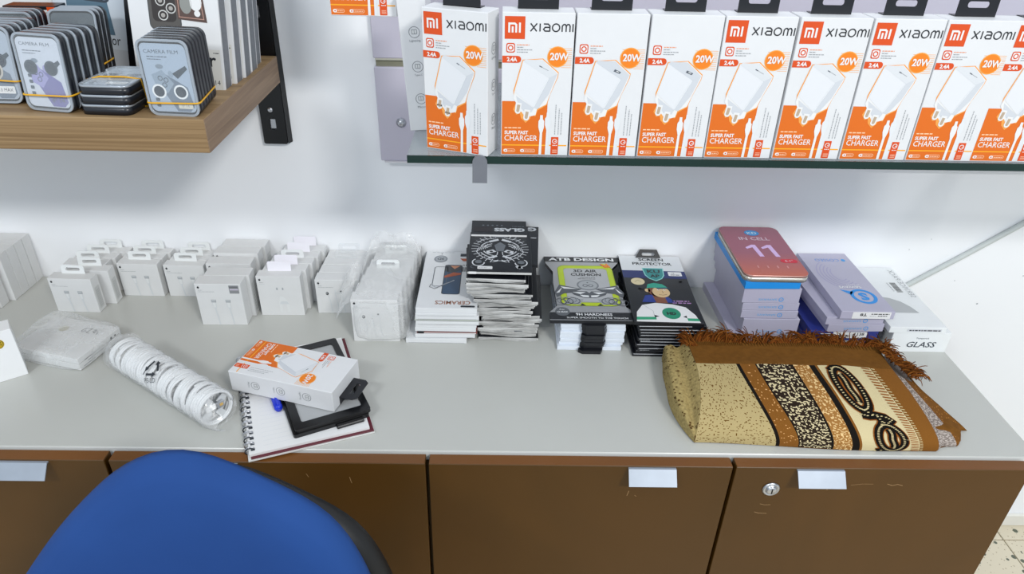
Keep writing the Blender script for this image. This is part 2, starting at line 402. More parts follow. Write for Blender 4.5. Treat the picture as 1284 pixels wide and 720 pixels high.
# ================================================================= CHAIR
BLUE = mat('#204583', .85, var=.08, scale=7, bump=.25, spec=.25)
def chair():
    t = thing('swivel_chair', 'blue fabric swivel chair with black shell, in front of the cabinets', 'chair', (-.30, -.72, -T))
    outline_px = [(34, 720), (55, 685), (84, 645), (109, 620), (143, 589), (185, 570), (219, 566.5), (248, 570), (286, 583), (328, 599), (370, 614), (404, 626), (433, 647), (454, 675), (467, 696), (477, 720)]
    pts = []
    for px, py in outline_px:
        q = on_y(px, py, -.712); pts.append((q.x+.30, q.z+T))
    low = .50
    x0, z0 = pts[0]; x1, z1 = pts[-1]
    left = [(x0-.012, z0-.05), (x0-.02, z0-.13), (x0-.012, z0-.22), (x0+.02, z0-.29), (x0+.08, z0-.325)]
    right = [(x1+.006, z1-.05), (x1+.006, z1-.13), (x1-.008, z1-.22), (x1-.035, z1-.29), (x1-.09, z1-.325)]
    loop = list(reversed(left))+pts+right
    cx = sum(p[0] for p in loop)/len(loop); cz = sum(p[1] for p in loop)/len(loop)
    # resample closed outline
    N = 96; per = []; n = len(loop); L = [0]
    for i in range(n): L.append(L[-1]+(Vector(loop[(i+1) % n])-Vector(loop[i])).length)
    for k in range(N):
        d = L[-1]*k/N; i = max(j for j in range(n) if L[j] <= d); u_ = (d-L[i])/(L[i+1]-L[i])
        per.append(Vector(loop[i]).lerp(Vector(loop[(i+1) % n]), u_))
    for _ in range(3): per = [(per[i-1]+per[i]*2+per[(i+1) % N])/4 for i in range(N)]
    C = Vector((cx, cz))
    def curve(p): return .9*(p.x-cx)**2   # wraps towards the sitter at the sides: camera side
    def pad(front, depth, grow, m, name):
        b = MB(); vs_ = []; fs = []
        prof = [(0, 1), (.3, 1), (.6, .98), (.8, .90), (.92, .72), (.98, .45), (1.0, .1)]
        rings = []
        for s_, h in prof:
            ring = []
            for p in per:
                q = C+(p-C)*s_; q = q+(p-C).normalized()*grow*s_
                yy = front-depth*h-curve(q)
                yy += .004*noise.noise(Vector((q.x*9, q.y*9, 3)))
                ring.append(Vector((q.x, yy, q.y)))
            rings.append(ring)
        ring = [Vector((C+(p-C)*1.0+(p-C).normalized()*grow).to_tuple()+(0,)) for p in per]
        for s_ in (1.0, .6, .0):
            rings.append([Vector(((C+(p-C)*s_+(p-C).normalized()*grow*s_).x, front+.004-curve(C+(p-C)*s_), (C+(p-C)*s_+(p-C).normalized()*grow*s_).y)) for p in per])
        for r_ in rings: vs_ += r_
        for i in range(len(rings)-1):
            for k in range(N):
                l = (k+1) % N; fs.append((i*N+k, i*N+l, (i+1)*N+l, (i+1)*N+k))
        b.add(vs_, fs, m, True)
        return b.build(name, t)
    bp = pad(0.01, .035, 0, BLUE, 'backrest')
    # shell: slightly larger and shifted to the far side and the right
    sh = pad(.042, .03, .0, mat('#0d0e10', .5), 'back_shell'); sh.location = (.0165, .002, -.050); sh['label'] = 'black plastic shell behind the pad'
    b = MB(); b.prism(rr(-.235, -.50, .235, -.05, .11, 8), .42, .485, BLUE, smooth=False); b.prism(rr(-.225, -.49, .225, -.06, .10, 8), .405, .42, mat('#15171b', .4)); b.build('seat', t)
    b = MB(); b.tube([(0, .075, .60), (0, .085, .50), (0, .07, .40), (0, 0, .385), (0, -.22, .388)], .014, BLACK, 8, flat=2.0); b.build('back_bracket', t)
    b = MB(); b.tube([(0, -.27, .11), (0, -.27, .26)], .028, BLACK, 14); b.tube([(0, -.27, .26), (0, -.27, .40)], .014, STEEL, 12); b.build('gas_lift', t)
    for k in range(5):
        a = 2*PI*k/5+.3; dx, dy = math.cos(a), math.sin(a)
        b = MB(); b.tube([(0, -.27, .10), (dx*.15, -.27+dy*.15, .09), (dx*.26, -.27+dy*.26, .066)], [.024, .02, .014], BLACK, 8); lg = b.build('leg', t)
        b = MB()
        for sgn in (-1, 1):
            ctr = Vector((dx*.26, -.27+dy*.26, .027))+Vector((-dy, dx, 0))*.012*sgn
            Mx = Matrix.Translation(ctr) @ Vector((-dy, dx, 0)).to_track_quat('Z', 'Y').to_matrix().to_4x4()
            b.lathe([(.02, -.008), (.027, -.005), (.027, .005), (.02, .008)], BLACK, 16, Mx)
        b.tube([(dx*.26, -.27+dy*.26, .027), (dx*.26, -.27+dy*.26, .062)], .006, DSTEEL, 8)
        b.build('castor', lg)
chair()

# ================================================================= WALL: wood shelf, upright, metal panel, glass shelf
OAK = wood('oak_veneer', '#7c6243', '#a48863', .5, 3.5, 60, 260, 1.0, .3)
OAKE = wood('oak_veneer_end', '#76604c', '#947c64', .5, 60, 5, 160, 1.0, .3)
ZS = .434
t = thing('wooden_wall_shelf', 'oak veneer wall shelf holding lens protector tins at upper left', 'shelf', (0, 0, 0))
b = MB(); b.box(-1.25, -.362, -.345, -.017, .391, ZS, OAK, .0006); b.build('board', t)
b = MB(); b.box(-.3622, -.3612, -.3445, -.0175, .3915, ZS-.0005, OAKE); b.build('end_edge', t, label='greyer veneer end edge')
t = thing('shelf_upright', 'black steel slotted upright screwed to wall beside the oak shelf', 'bracket', (0, 0, 0))
BST = mat('#0c0d10', .3, var=.05)
cxu = lambda z: -.3825-(z-.283)*.0+.0
b = MB()
slots = [.318, .50, .56, .65]
holes = [rr(-.3905, z-.010, -.3800, z+.010, .002, 2) for z in slots]
Mf = Matrix.Translation((0, 0, 0)) @ Matrix(((1, 0, 0, 0), (0, 0, -1, 0), (0, 1, 0, 0), (0, 0, 0, 1)))
b.prism(rr(-.4045, .283, -.364, .9, .003, 3), .010, .0125, BST, Mf, holes)
b.box(-.4045, -.4025, -.0102, -.001, .286, .9, BST)
b.prism([(-.364, .010), (-.3595, .001), (-.3585, .001), (-.363, .0125)], .284, .9, BST, Matrix(((1, 0, 0, 0), (0, -1, 0, 0), (0, 0, 1, 0), (0, 0, 0, 1))))
b.build('upright', t)
for z in (.343, .525):
    b = MB(); b.lathe([(.0045, 0), (.0045, .001), (.003, .0025)], STEEL, 12, Matrix.Translation((-.386, -.0125, z)) @ Matrix.Rotation(PI/2, 4, 'X')); b.build('screw', t)
for z in slots:
    b = MB(); b.box(-.3895, -.381, -.0095, -.006, z-.008, z+.008, STEEL); b.build('hook_slot', t)

SL = .0072
PANM = mat('#c3bfcd', .4, metal=.15, var=.03, scale=5)
t = thing('metal_back_panel', 'lilac grey painted metal back panel behind the charger boxes', 'panel', (0, 0, 0), (0, -SL*.9, 0))
for z0, z1 in ((.2580, .4205), (.4345, .80)):
    b = MB(); b.box(-.203, 1.28, -.014, -.002, z0, z1, PANM, .0015); b.build('panel_sheet', t)
b = MB(); b.box(-.20, 1.28, -.0075, -.003, .4205, .4345, mat('#8c8a76', .4, metal=.4)); b.box(-.20, 1.28, -.0125, -.0075, .4315, .4345, mat('#ccc9b8', .35, metal=.5)); b.build('slot_rail', t, label='recessed metal slot rail')
b = MB(); b.lathe([(.0085, 0), (.0085, .0015), (.006, .003), (.0055, .0055), (.003, .0065)], STEEL, 16, Matrix.Translation((-.1635, -.014, .3275)) @ Matrix.Rotation(PI/2, 4, 'X')); b.build('bolt', t)
b = MB(); b.box(-.196, 1.28, -.018, -.002, .2560, .2580, mat('#d8d6da', .4)); b.build('bottom_lip', t)

SL = .0072
def gz(x): return .3985+SL*x
t = thing('glass_shelf', 'dark green edged glass shelf carrying the row of charger boxes', 'shelf', (0, 0, .3985), (0, -SL, 0))
GL = film('shelf_glass', .25, '#a8b4b4', .06, 0, 10, 0)
b = MB(); b.box(-.113, 1.2, -.3545, -.0145, -.0095, 0, GL, .0006); b.build('glass_pane', t)
b = MB(); b.box(-.1133, 1.2, -.3562, -.3545, -.0098, 0, mat('#0d2b25', .15, var=.1, scale=12)); b.build('front_edge', t, label='dark green polished front edge')
for cx in (-.022, .86):
    q = thing('shelf_bracket', 'grey steel arm with rounded cap under the glass shelf' if cx < 0 else 'grey steel arm under the glass shelf beyond the right frame edge', 'bracket', (cx, 0, gz(cx)))
    b = MB(); b.box(-.006, .006, -.35, -.0145, -.034, -.0105, DSTEEL); b.build('arm', q)
    b = MB()
    cap = [(-.0093, -.034), (.0093, -.034), (.0093, -.006)]+[(.0093*math.cos(PI*k/8), -.006+.0085*math.sin(PI*k/8)) for k in range(1, 8)]+[(-.0093, -.006)]
    b.prism(cap, .3568, .3605, mat('#7d8088', .45, metal=.3), Mf); b.build('end_cap', q)

# cable on the wall
qa = on_y(1141, 356, -.006); qb = on_y(1284, 280, -.006); d = (qb-qa)
b = MB(); b.tube([qa-d*.35+Vector((0, 0, 0)), qa, qa+d*.5+Vector((0, 0, -.001)), qb, qb+d*1.5], .0052, mat('#c3c9c8', .4), 8)
solo(b, 'wall_cable', 'pale grey cable rising diagonally across the wall at right', 'cable')

# ================================================================= CHARGER BOXES
CW, CH, CD = .0835, .1705, .036
k = CW/100
def charger_front(logo, port):
    P = Print(k); O = ORANGE; W = PAPER
    H = 204
    P.rect(1, 1.5, 67, 82, O, 0)
    P.poly([(58, 82), (67, 82), (67, 86)], O, 0)
    # body halo and charger
    P.poly([(29, 141), (17, 97), (18, 88), (23, 84), (17, 70), (22, 62), (27, 64), (29, 57), (36, 50), (42, 56), (44, 62), (50, 60), (53, 69), (66, 77), (70, 92), (80, 117), (81, 124), (58, 143)], mat('#f0a04a', .45, var=0), 1)
    P.poly([(30, 140), (18.5, 96), (17, 86), (21, 80), (20, 72), (30, 66), (34, 60), (43, 60), (50, 62), (52, 71), (65, 78), (70, 93), (79, 117), (80, 123), (57, 142)], W, 2)
    b1 = mat('#e0e2e6', .45, var=0); b2 = mat('#cdd1d7', .45, var=0); b3 = mat('#d8dbdf', .45, var=0); b4 = mat('#e7eaec', .45, var=0)
    P.poly([(21, 90), (47, 72), (44, 66), (32, 68), (24, 78)], b2, 3)
    P.poly([(30, 139), (67, 116), (46, 73), (19.5, 95)], b1, 4)
    P.poly([(67, 116), (79, 122), (68, 93), (53, 71), (46, 73)], b2, 4)
    P.poly([(30, 139), (33, 141.5), (57, 141), (79, 122), (67, 116)], b3 if not port else b2, 5)
    P.line([(67, 115.5), (47, 74)], .9, b4, 6)
    pm = mat('#b9a58e', .4, var=0)
    for x, y in ((24, 72), (36.5, 62)):
        P.line([(x+1.5, y+8), (x, y-4)], 8.6, W, 5); P.disc(x, y-4, 4.3, W, 5, None, 12)
        P.line([(x+1.3, y+5), (x, y-3.6)], 4.4, pm, 6); P.disc(x, y-3.6, 2.2, pm, 6, None, 10)
    if port: P.poly([(56, 127), (65, 123.5), (67, 126), (58, 130)], mat('#59606a', .4, var=0), 6); P.line([(60, 127.5), (64, 126)], 1, W, 7)
    else: P.line([(53, 133), (57, 131)], 1.3, mat('#59606a', .4, var=0), 6); P.line([(57, 131), (66, 126.5)], .7, GREY, 6)
    # badge 20W
    P.disc(78, 145.5, 14.5, mat('#f3a548', .45, var=0), 1, None, 24); P.disc(78, 145.5, 13.2, mat('#ee8114', .45, var=0), 2, None, 24)
    for i in range(11): P.line([(84 if i > 2 else 66, 157-2.6*i), (98, 157-2.6*i)], .55, mat('#f3a548', .45, var=0), 0)
    P.text('20W', 67.5, 141, 10.5, W, 7, w=26, bold=.03)
    # 2.4A pill
    P.poly([(0.5, 136.5), (22, 136.5)]+[(22.5+4.6*math.sin(PI*i/8), 141.3-4.8*math.cos(PI*i/8)) for i in range(1, 8)]+[(22, 146.1), (.5, 146.1)], LOGO, 1)
    P.text('2.4A', 7, 138.3, 6, W, 2, w=14.5, bold=.04)
    P.rrect(6, 150.5, 18, 163.5, 2.5, LOGO, 1); P.rrect(7.3, 152, 16.7, 162, 2, W, 2); P.ring(12, 157, 3.1, 1.5, LOGO, 3)
    P.tiny(21, 160.5, 38, 1.7, mat('#e89b77', .5, var=0), 1, 3)
    for i, (yy, xx) in enumerate(((157.3, 30), (154, 42), (150.8, 36))): P.tiny(21, yy, xx, 1.5, GREY, 1, 5+i)
    # texts on the orange
    P.tiny(5, 41.5, 30, 2.3, mat('#f8c9a0', .5, var=0), 1, 11)
    P.text('SUPER FAST', 5, 32.5, 5.6, W, 1, w=35, bold=.035)
    P.text('CHARGER', 5, 22.5, 8.6, W, 1, w=49, bold=.005)
    ye = mat('#f6a71c', .45, var=0)
    P.rect(1, 15, 67, 16.8, ye, 1); P.rect(72, 15, 98, 16.8, ye, 0)
    for x, ww in ((4, 17), (29, 22)):
        P.line(rr(x, 5, x+ww, 9.6, 2.2, 3), .55, mat('#f9d3b0', .5, var=0), 1, True); P.disc(x+3, 7.3, 3, W, 2, 2.3, 12); P.disc(x+3, 7.3, 1.1, LOGO, 3, None, 8)
        P.tiny(x+7, 6.7, x+ww-2, 1.2, mat('#f9d3b0', .5, var=0), 2, 17)
    # cables
    for sx, yt in ((59, 62), (68.5, 66)):
        mm = W if sx < 60 else mat('#dfe2e5', .45, var=0)
        P.poly([(sx-2, yt), (sx+1.8, yt), (sx+2.2, yt-6), (sx+4.2, yt-9), (sx+4.2, yt-18), (sx+1.9, yt-27), (sx+1.6, 1.5), (sx-2.4, 1.5), (sx-1.6, yt-27), (sx-4.2, yt-18), (sx-4.2, yt-9), (sx-2.2, yt-6)], mm, 3 if sx < 60 else 2)
    for i, xx in enumerate((79, 84, 88)): P.items += [([(a, b) for a, b in pts], tr, m, L) for pts, tr, m, L in [rotprint(xx, 33, 78-i*6, i)]]
    P.rrect(74.5, 2, 85.5, 29, .8, LOGO, 1); P.ring(80, 22.5, 3.2, 1, W, 2); P.line([(80, 22), (82, 23)], 1, W, 3); P.tiny(77, 15.5, 84, 1.6, W, 2, 4)
    for i in range(3): P.rect(77, 4.5+i*2, 84, 5.2+i*2, mat('#f7c9ad', .5, var=0), 2)
    if logo:
        P.rect(3.5, 169, 31.5, 199, LOGO, 1)
        for xx in (9.5, 17.6): pass
        # mi
        P.line([(9.6, 177.5), (9.6, 189.4), (17.2, 189.4), (19.2, 187.8), (19.2, 177.5)], 2.6, W, 2); P.rect(13, 177.5, 15.6, 185.6, W, 2); P.rect(22.9, 177.5, 25.5, 190.7, W, 2)
        N = INK; wd = 1.7; y0 = 179.5; y1 = 190
        x = 39
        P.line([(x, y1), (x+8.5, y0)], wd, N, 1); P.line([(x+8.8, y1), (x, y0)], wd, N, 1)
        P.line([(x+13, y1), (x+13, y0)], wd, N, 1)
        P.line([(x+18, y1-.6), (x+24, y1-.6), (x+26.5, y1-3), (x+26.5, y0)], wd, N, 1); P.line([(x+26.5, y0+.6), (x+20, y0+.6), (x+17.8, y0+3), (x+20, y0+5.6), (x+26.5, y0+5.6)], wd, N, 1)
        P.ring(x+35, (y0+y1)/2, 5.0, wd, N, 1)
        P.line([(x+43.5, y0), (x+43.5, y1-3), (x+45.5, y1-.8), (x+47.5, y1-.8), (x+49, y1-3), (x+49, y0)], wd, N, 1); P.line([(x+49, y1-3), (x+50.8, y1-.8), (x+52.8, y1-.8), (x+54.3, y1-3), (x+54.3, y0)], wd, N, 1)
        P.line([(x+58.3, y1), (x+58.3, y0)], wd, N, 1)
    return P
def rotprint(x, y0, y1, seed):
    rd = random.Random(seed+40); pts = []; tr = []; y = y0
    while y < y1:
        l = rd.uniform(1, 3.5); n = len(pts); pts += [(x, y), (x+1.1, y), (x+1.1, min(y+l, y1)), (x, min(y+l, y1))]; tr.append((n, n+1, n+2, n+3)); y += l+.8
    return ([(a*k, b*k) for a, b in pts], tr, GREY, 1)
def side_print():
    P = Print(1.0); g = mat('#85898d', .5, var=0)
    for j, (z, s) in enumerate(((.128, 'Lightning'), (.085, 'Type-C'), (.043, 'Micro'))):
        P.ring(.0185, z, .0068, .0007, g, 1); P.rrect(.0150, z-.0025, .022, z+.0035, .001, g, 1); P.rrect(.0157, z-.0018, .0213, z+.0028, .0008, CARD, 2)
        P.line([(.0185, z+.0028), (.0185, z-.0018)], .0006, g, 3)
        P.text(s, .0185, z-.0125, .0032 if j else .0036, g, 1, anchor='c')
    return P
SP = side_print()
def charger_box(logo, port, name, label, group, loc, rot, tab=True):
    t = thing(name, label, 'box', loc, rot, group)
    b = MB(); b.box(0, CW, 0, CD, 0, CH, WHITE, .0006)
    b.decal(charger_front(logo, port), (0, 0, 0), (1, 0, 0), (0, 0, 1))
    b.decal(SP, (CW, 0, 0), (0, 1, 0), (0, 0, 1)); b.decal(SP, (0, CD, 0), (0, -1, 0), (0, 0, 1))
    P = Print(); P.line([(.001, CD-.0012), (CW-.001, CD-.0012)], .0006, LGREY, 0)
    b.decal(P, (0, 0, CH), (1, 0, 0), (0, 1, 0))
    b.build('carton', t)
    if tab:
        b = MB(); b.prism([(.018, 0), (.018, .020), (.023, .026), (CW-.023, .026), (CW-.018, .020), (CW-.018, 0)], -.0006, .0006, BLACK,
                          Matrix.Translation((0, CD*.62, CH)) @ Matrix.Rotation(PI/2, 4, 'X'), [rr(.029, .010, CW-.029, .017, .003, 3)])
        b.box(.018, CW-.018, CD*.62-.0006, CD, CH, CH+.0008, BLACK)
        b.build('hang_tab', t, label='black plastic hang tab')
    return t
G1 = 'white and orange charger boxes in a row on the glass shelf'
protoL = charger_box(True, False, 'charger_box', '', G1, (0, 0, 0), (0, 0, 0)); protoN = charger_box(False, True, 'charger_box', '', G1, (0, 0, 0), (0, 0, 0))
# right-hand row, measured left bottom corners
rowx = [.0031, .0886, .1745, .2596, .3461, .4319, .5169, .5992, .684]
kinds = 'LNNLLLLLL'
names = ['charger box with logo, first of the straight row, right of the turned box', 'charger box without logo at its top, left one of the two',
         'charger box without logo at its top, right one of the two', 'logo charger box just right of the two without logo',
         'fifth charger box of the straight row on the glass shelf', 'sixth charger box of the straight row, fourth from the right edge',
         'seventh charger box of the straight row, third from the right edge', 'eighth charger box, last one seen almost whole on the right',
         'charger box cut off by the right edge of the photo']
usedp = {'L': False, 'N': False}
for i, x in enumerate(rowx):
    kd = kinds[i]; pr = protoL if kd == 'L' else protoN
    loc = (x+.001, -.3505, gz(x)+.0005); rot = (0, -SL, 0)
    if not usedp[kd]:
        usedp[kd] = True; pr.location = Vector(loc)+Vector((0, 0, T)); pr.rotation_euler = rot; pr['label'] = names[i]
    else: dup(pr, loc, rot, names[i], G1)
dup(protoL, (-.0905, -.329, gz(-.08)+.0005), (0, -SL, math.radians(-20.8)), 'charger box turned to show its right side, at shelf\'s left end', G1)
# box at far left showing its side
dup(protoN, (-.1200, -.181, gz(-.1)+.0005), (.062, 0, math.radians(-89)), 'charger box seen from its icon side behind the turned box', G1)
o = COL.objects[-1]
# lying on the notebook
charger_box(False, False, 'charger_box', 'orange and white charger box lying on the notebook, black tab at right', None, (-.372, -.2775, .0555), (-PI/2, 0, math.radians(-106.4)))
# hanging box at top
q = on_y(415, 19.5, -.25)
hb = charger_box(True, False, 'charger_box', 'charger box hanging on a peg, only its orange bottom strip showing', None, (q.x, -.25, q.z), (0, 0, math.radians(1)))
t = thing('peg_hook', 'chrome peg hook on the metal panel holding the hanging charger box', 'hook', (q.x+.042, 0, q.z+CH+.0135))
b = MB(); b.tube([(0, -.0145, 0), (0, -.235, 0), (0, -.262, .006)], .0022, STEEL, 8); b.build('peg', t)
b = MB(); b.box(-.02, .02, -.018, -.0145, -.012, .012, STEEL, .001); b.build('hook_plate', t)

# ================================================================= WHITE CABLE BOXES
def cable_print(w_, h, kind):
    P = Print(); u_ = w_/76*.001
    def sc(x, y): return (x*w_/76, y*h/69)
    f = w_/76
    P.disc(6*f, h-.007, .0019, INK, 1, .0021, 10); P.poly([(6*f, h-.0049), (6*f+.0008, h-.0045), (6*f+.0013, h-.0037), (6*f+.0004, h-.0042)], INK, 1)
    P.tiny(.005, h-.0128, .012, .0009, GREY, 1, 2); P.tiny(.005, h-.0158, .032 if kind != 2 else .014, .0009, LGREY if kind == 2 else GREY, 1, 3)
    g1 = mat('#a8acb0', .5, var=0); g2 = mat('#e0e2e2', .5, var=0); g3 = mat('#d3d7d9', .5, var=0)
    if kind in (0, 1):
        for j, x in enumerate((.027, .051)):
            x *= f*1.0 if False else w_/.076; y = h*.56
            P.rrect(x-.0042, y, x+.0042, y+.0056, .0006, g1, 1); P.rect(x-.0032, y+.0032, x+.0032, y+.0045, g3, 2)
            P.poly([(x-.0034, y), (x+.0034, y), (x+.0034, y-.010), (x+.002, y-.013), (x+.0045, .0012), (x+.0022, .0012), (x-.0006, y-.013), (x-.0022, y-.010)], g3, 1)
            P.poly([(x-.0024, y), (x+.0024, y), (x+.0024, y-.010), (x-.0015, y-.010)], g2, 2)
    elif kind == 2:   # power adapter cable
        for x in (.034, .044): P.rrect(x-.0013, h*.66, x+.0013, h*.66+.005, .0005, g1, 1)
        P.poly([(.034, .008), (.034, .026), (.037, .04), (.043, .04), (.052, .026), (.052, .008), (.047, .008), (.047, .024), (.042, .032), (.039, .024), (.039, .008)], g2, 1)
        P.poly([(.038, .03), (.048, .03), (.052, .024), (.035, .024)], g3, 2)
    else:             # earphones
        P.disc(.020, h*.60, .0026, INK, 1, .0034, 10); P.disc(.0195, h*.61, .0015, g1, 2)
        P.ring(.040, h*.66, .0058, .0016, g3, 1, .0045, 150, 380); P.disc(.0445, h*.665, .0017, mat('#6a6d70', .5, var=0), 2)
        P.line([(.021, h*.56), (.024, h*.4), (.026, .002)], .0013, g3, 1); P.line([(.034, h*.62), (.037, h*.3), (.038, .002)], .0013, g3, 1); P.line([(.046, h*.62), (.048, h*.3), (.049, .002)], .0013, g3, 1)
    if kind == 1:
        x0 = w_-.020; P.rect(x0, h-.0185, x0+.0165, h-.0025, mat('#8b8d90', .5, var=0), 1); P.rect(x0+.001, h-.0118, x0+.0155, h-.0098, mat('#d9cfe2', .3, var=0), 2); P.rect(x0+.001, h-.0062, x0+.0155, h-.005, mat('#4a4c50', .5, var=0), 2)
    return P
_cb = {}
def cable_box(w_, h, d, kind, tab, label, loc, yaw=0, group=None):
    key = (w_, h, d, kind, tab)
    if key not in _cb:
        b = MB(); b.box(0, w_, 0, d, 0, h, CARD, .0005); 
        if kind != 9: b.decal(cable_print(w_, h, kind), (0, 0, 0), (1, 0, 0), (0, 0, 1))
        P = Print(); P.rrect(d*.2, .006, d*.8, h-.020, .0015, mat('#c9cbca', .5, var=0), 1)
        for i in range(9): P.rect(d*.28, .010+i*(h-.034)/9, d*.72, .0115+i*(h-.034)/9, mat('#aeb1b1', .5, var=0), 2)
        if kind == 0 and d > .022: b.decal(P, (w_, 0, 0), (0, 1, 0), (0, 0, 1))
        c = b.mesh('carton'); tb = None
        if tab:
            b = MB(); cw = .041; x0 = w_/2-cw/2-.001
            Mt = Matrix.Translation((x0, d*.86, h-.0004)) @ Matrix.Rotation(PI/2-.12, 4, 'X')
            TM = mat('#e9ecec', .35, var=0)
            if tab == 1: b.prism([(0, 0), (cw, 0)]+rr(0, -.02, cw, .0165, .005, 4)[6:18], -.0005, .0005, TM, Mt, [rr(.008, .0055, cw-.008, .0115, .0025, 3)])
            elif tab == 2: b.prism([(0, 0), (cw, 0)]+rr(0, -.02, cw, .0185, .003, 4)[6:18], -.0004, .0004, mat('#f1eff6', .3, var=0), Mt)
            elif tab == 3: b.prism([(0, 0), (cw, 0)]+rr(0, -.02, cw, .0165, .005, 4)[6:18], -.0004, .0004, CLEAR, Mt, [rr(.008, .0055, cw-.008, .0115, .0025, 3)])
            tb = b.mesh('hang_tab')
        _cb[key] = (c, tb)
    t = thing('cable_box', label, 'box', loc, (0, 0, math.radians(yaw)), group)
    share('carton', _cb[key][0], t)
    if _cb[key][1]: share('hang_tab', _cb[key][1], t)
    return t
def where(i, n):
    return 'front' if i == 0 else ('rearmost' if i == n-1 else ORD[i]+' from the front')
CBG = 'white cable boxes with hang loops along the wall'
c1 = [(-.784, -.1225), (-.768, -.0955), (-.783, -.071), (-.776, -.0467), (-.763, -.0245)]
for i, (x, y) in enumerate(c1):
    cable_box(.0755, .069, .0225, 0, 1, f'small white cable box, {where(i, 5)} in the leftmost looped column', (x, y, 0), -1.5 if i == 0 else (1.2 if i == 1 else -.5), CBG)
for i, (x, y) in enumerate([(-.691, -.0655), (-.690, -.044), (-.684, -.0228)]):
    cable_box(.0735, .068, .0205, 0, 1, f'small white cable box, {where(i, 3)} in the second looped column from left', (x, y, 0), -.6 if i == 0 else 0, CBG)
for i, (x, y) in enumerate([(-.608, -.0645), (-.604, -.0435), (-.598, -.0225)]):
    cable_box(.0735, .066, .0205, 0, 1, f'small white cable box, {where(i, 3)} in the third looped column from left', (x, y, 0), -.8 if i == 0 else 0, CBG)
for i, (x, y) in enumerate([(-.514, -.158), (-.508, -.128)]):
    cable_box(.078, .084, .0285, 1 if i == 0 else 0, 0, 'white cable box with a grey barcode sticker at its top right corner' if i == 0 else 'white cable box right behind the one with the grey sticker', (x, y, 0), .8)
for i, (x, y) in enumerate([(-.519, -.0875), (-.514, -.0585), (-.509, -.0297)]):
    cable_box(.080, .090 if i else .084, .0275, 0, 0, f'tall white cable box without loop, {where(i, 3)} of three against the wall', (x, y, 0), .5 if i == 0 else 0)
for i, (x, y) in enumerate([(-.420, -.1245), (-.4145, -.1), (-.409, -.0755), (-.404, -.051), (-.398, -.0263)]):
    cable_box(.0765, .081, .0235, 2, 2 if i in (0, 1, 3, 4) else 1, f'white adapter box, {where(i, 5)} in the column with solid white tabs', (x, y, 0), 1.2 if i == 0 else 0)
for i, (x, y) in enumerate([(-.321, -.1145), (-.319, -.086), (-.318, -.0575), (-.317, -.029)]):
    cable_box(.0785, .070, .0275, 3, 3 if i > 1 else 0, f'white earphone box, {where(i, 4)} in the row left of the plastic bag', (x, y, 0), 1 if i == 0 else 0)
for i in range(7):
    cable_box(.0785, .084, .0270, 3, 1 if i in (3, 5) else 0, f'white earphone box, {where(i, 7)} inside the clear plastic bag', (-.241+.0035*i, -.2005+.0283*i, 0), .6 if i == 0 else 0)
# far left column: grey white boxes, side on
for i in range(4):
    cable_box(.082, .094, .0212, 9, 0, f'greyish white box, {where(i, 4)} of the tall block at the left edge', (-.9605+.0008*i, -.0895+.0222*i, 0), .5 if i == 0 else 0)
for i in range(2):
    cable_box(.080, .080, .0225, 9, 0, ('front' if i == 0 else 'rear')+' white box of the pair standing before the left edge block', (-.972+.004*i, -.1385+.0235*i, 0), 0)
# white box with round sticker
t = thing('sticker_box', 'plain white box with a round yellow sticker, cut by left edge', 'box', (-.736, -.302, 0), (0, 0, math.radians(36)))
b = MB(); b.box(-.085, 0, 0, .032, 0, .0865, mat('#f2f3f4', .4, var=.01), .0006); b.build('carton', t)
b = MB(); P = Print(); P.disc(-.0225, .066, .0085, mat('#c9a90f', .4, var=.1), 0, None, 28); P.ring(-.0225, .066, .0072, .0006, INK, 1)
for dx, dy in ((-.003, .003), (.0005, .0035), (.004, .002), (-.0035, -.001), (.001, 0), (.004, -.002), (-.001, -.0035)): P.disc(-.0225+dx, .066+dy, .001, INK, 1, None, 7)
b.decal(P, (0, 0, 0), (1, 0, 0), (0, 0, 1)); b.build('round_sticker', t, label='round yellow sticker with black dots')

# ---------------------------------------------------------------- crinkled bag helper
def crumple(name, label, cx, cy, sx, sy, sz, rz, m, amp=.004, seed=0, flap=None, n=26, wob=1, rnd=6.0):
    """a film envelope, a superellipsoid shell around the goods with folds"""
    b = MB(); vs_ = []; fs = []; NU, NV = 2*n, n
    for j in range(NV+1):
        ph = -PI/2+PI*j/NV
        for i in range(NU):
            th = 2*PI*i/NU
            def sp(v, e): return math.copysign(abs(v)**e, v)
            e = 2/rnd
            x = sx*sp(math.cos(ph), e)*sp(math.cos(th), e); y = sy*sp(math.cos(ph), e)*sp(math.sin(th), e); z = sz*sp(math.sin(ph), e)
            p = Vector((x, y, z))
            nn = noise.noise(p*30+Vector((seed, 0, 0)))*amp+(.3-abs(noise.noise(p*52+Vector((0, seed, 0)))))*amp*.9
            if flap: p = flap(p)
            d = Vector((x/sx**2, y/sy**2, z/sz**2)).normalized()
            p = p+d*(nn+amp*.35)
            if p.z < -sz+.0006: p.z = -sz+.0006
            if abs(rz) < .01 and p.y+cy > -.0012: p.y = -.0012-cy
            vs_.append(p)
    for j in range(NV):
        for i in range(NU):
            l = (i+1) % NU; fs.append((j*NU+i, j*NU+l, (j+1)*NU+l, (j+1)*NU+i))
    b.add(vs_, fs, m, True)
    return solo(b, name, label, 'bag', (cx, cy, sz), (0, 0, rz))
def fl(p):
    q = p.copy()
    if p.z > .02: q.x += (p.z-.02)*.18; q.y += (p.z-.02)*.10
    if p.y < 0 and p.z > .035: q.z -= min(1, -p.y/.1)*.004
    if p.y > 0 and p.z > .03: q.z += .006*p.y/.1
    return q
bag = crumple('plastic_bag', 'clear crinkled plastic bag around a row of white earphone boxes', -.193, -.1062, .0480, .1040, .0455, 0, BAG, .0042, 3, fl, 34)
b = MB()
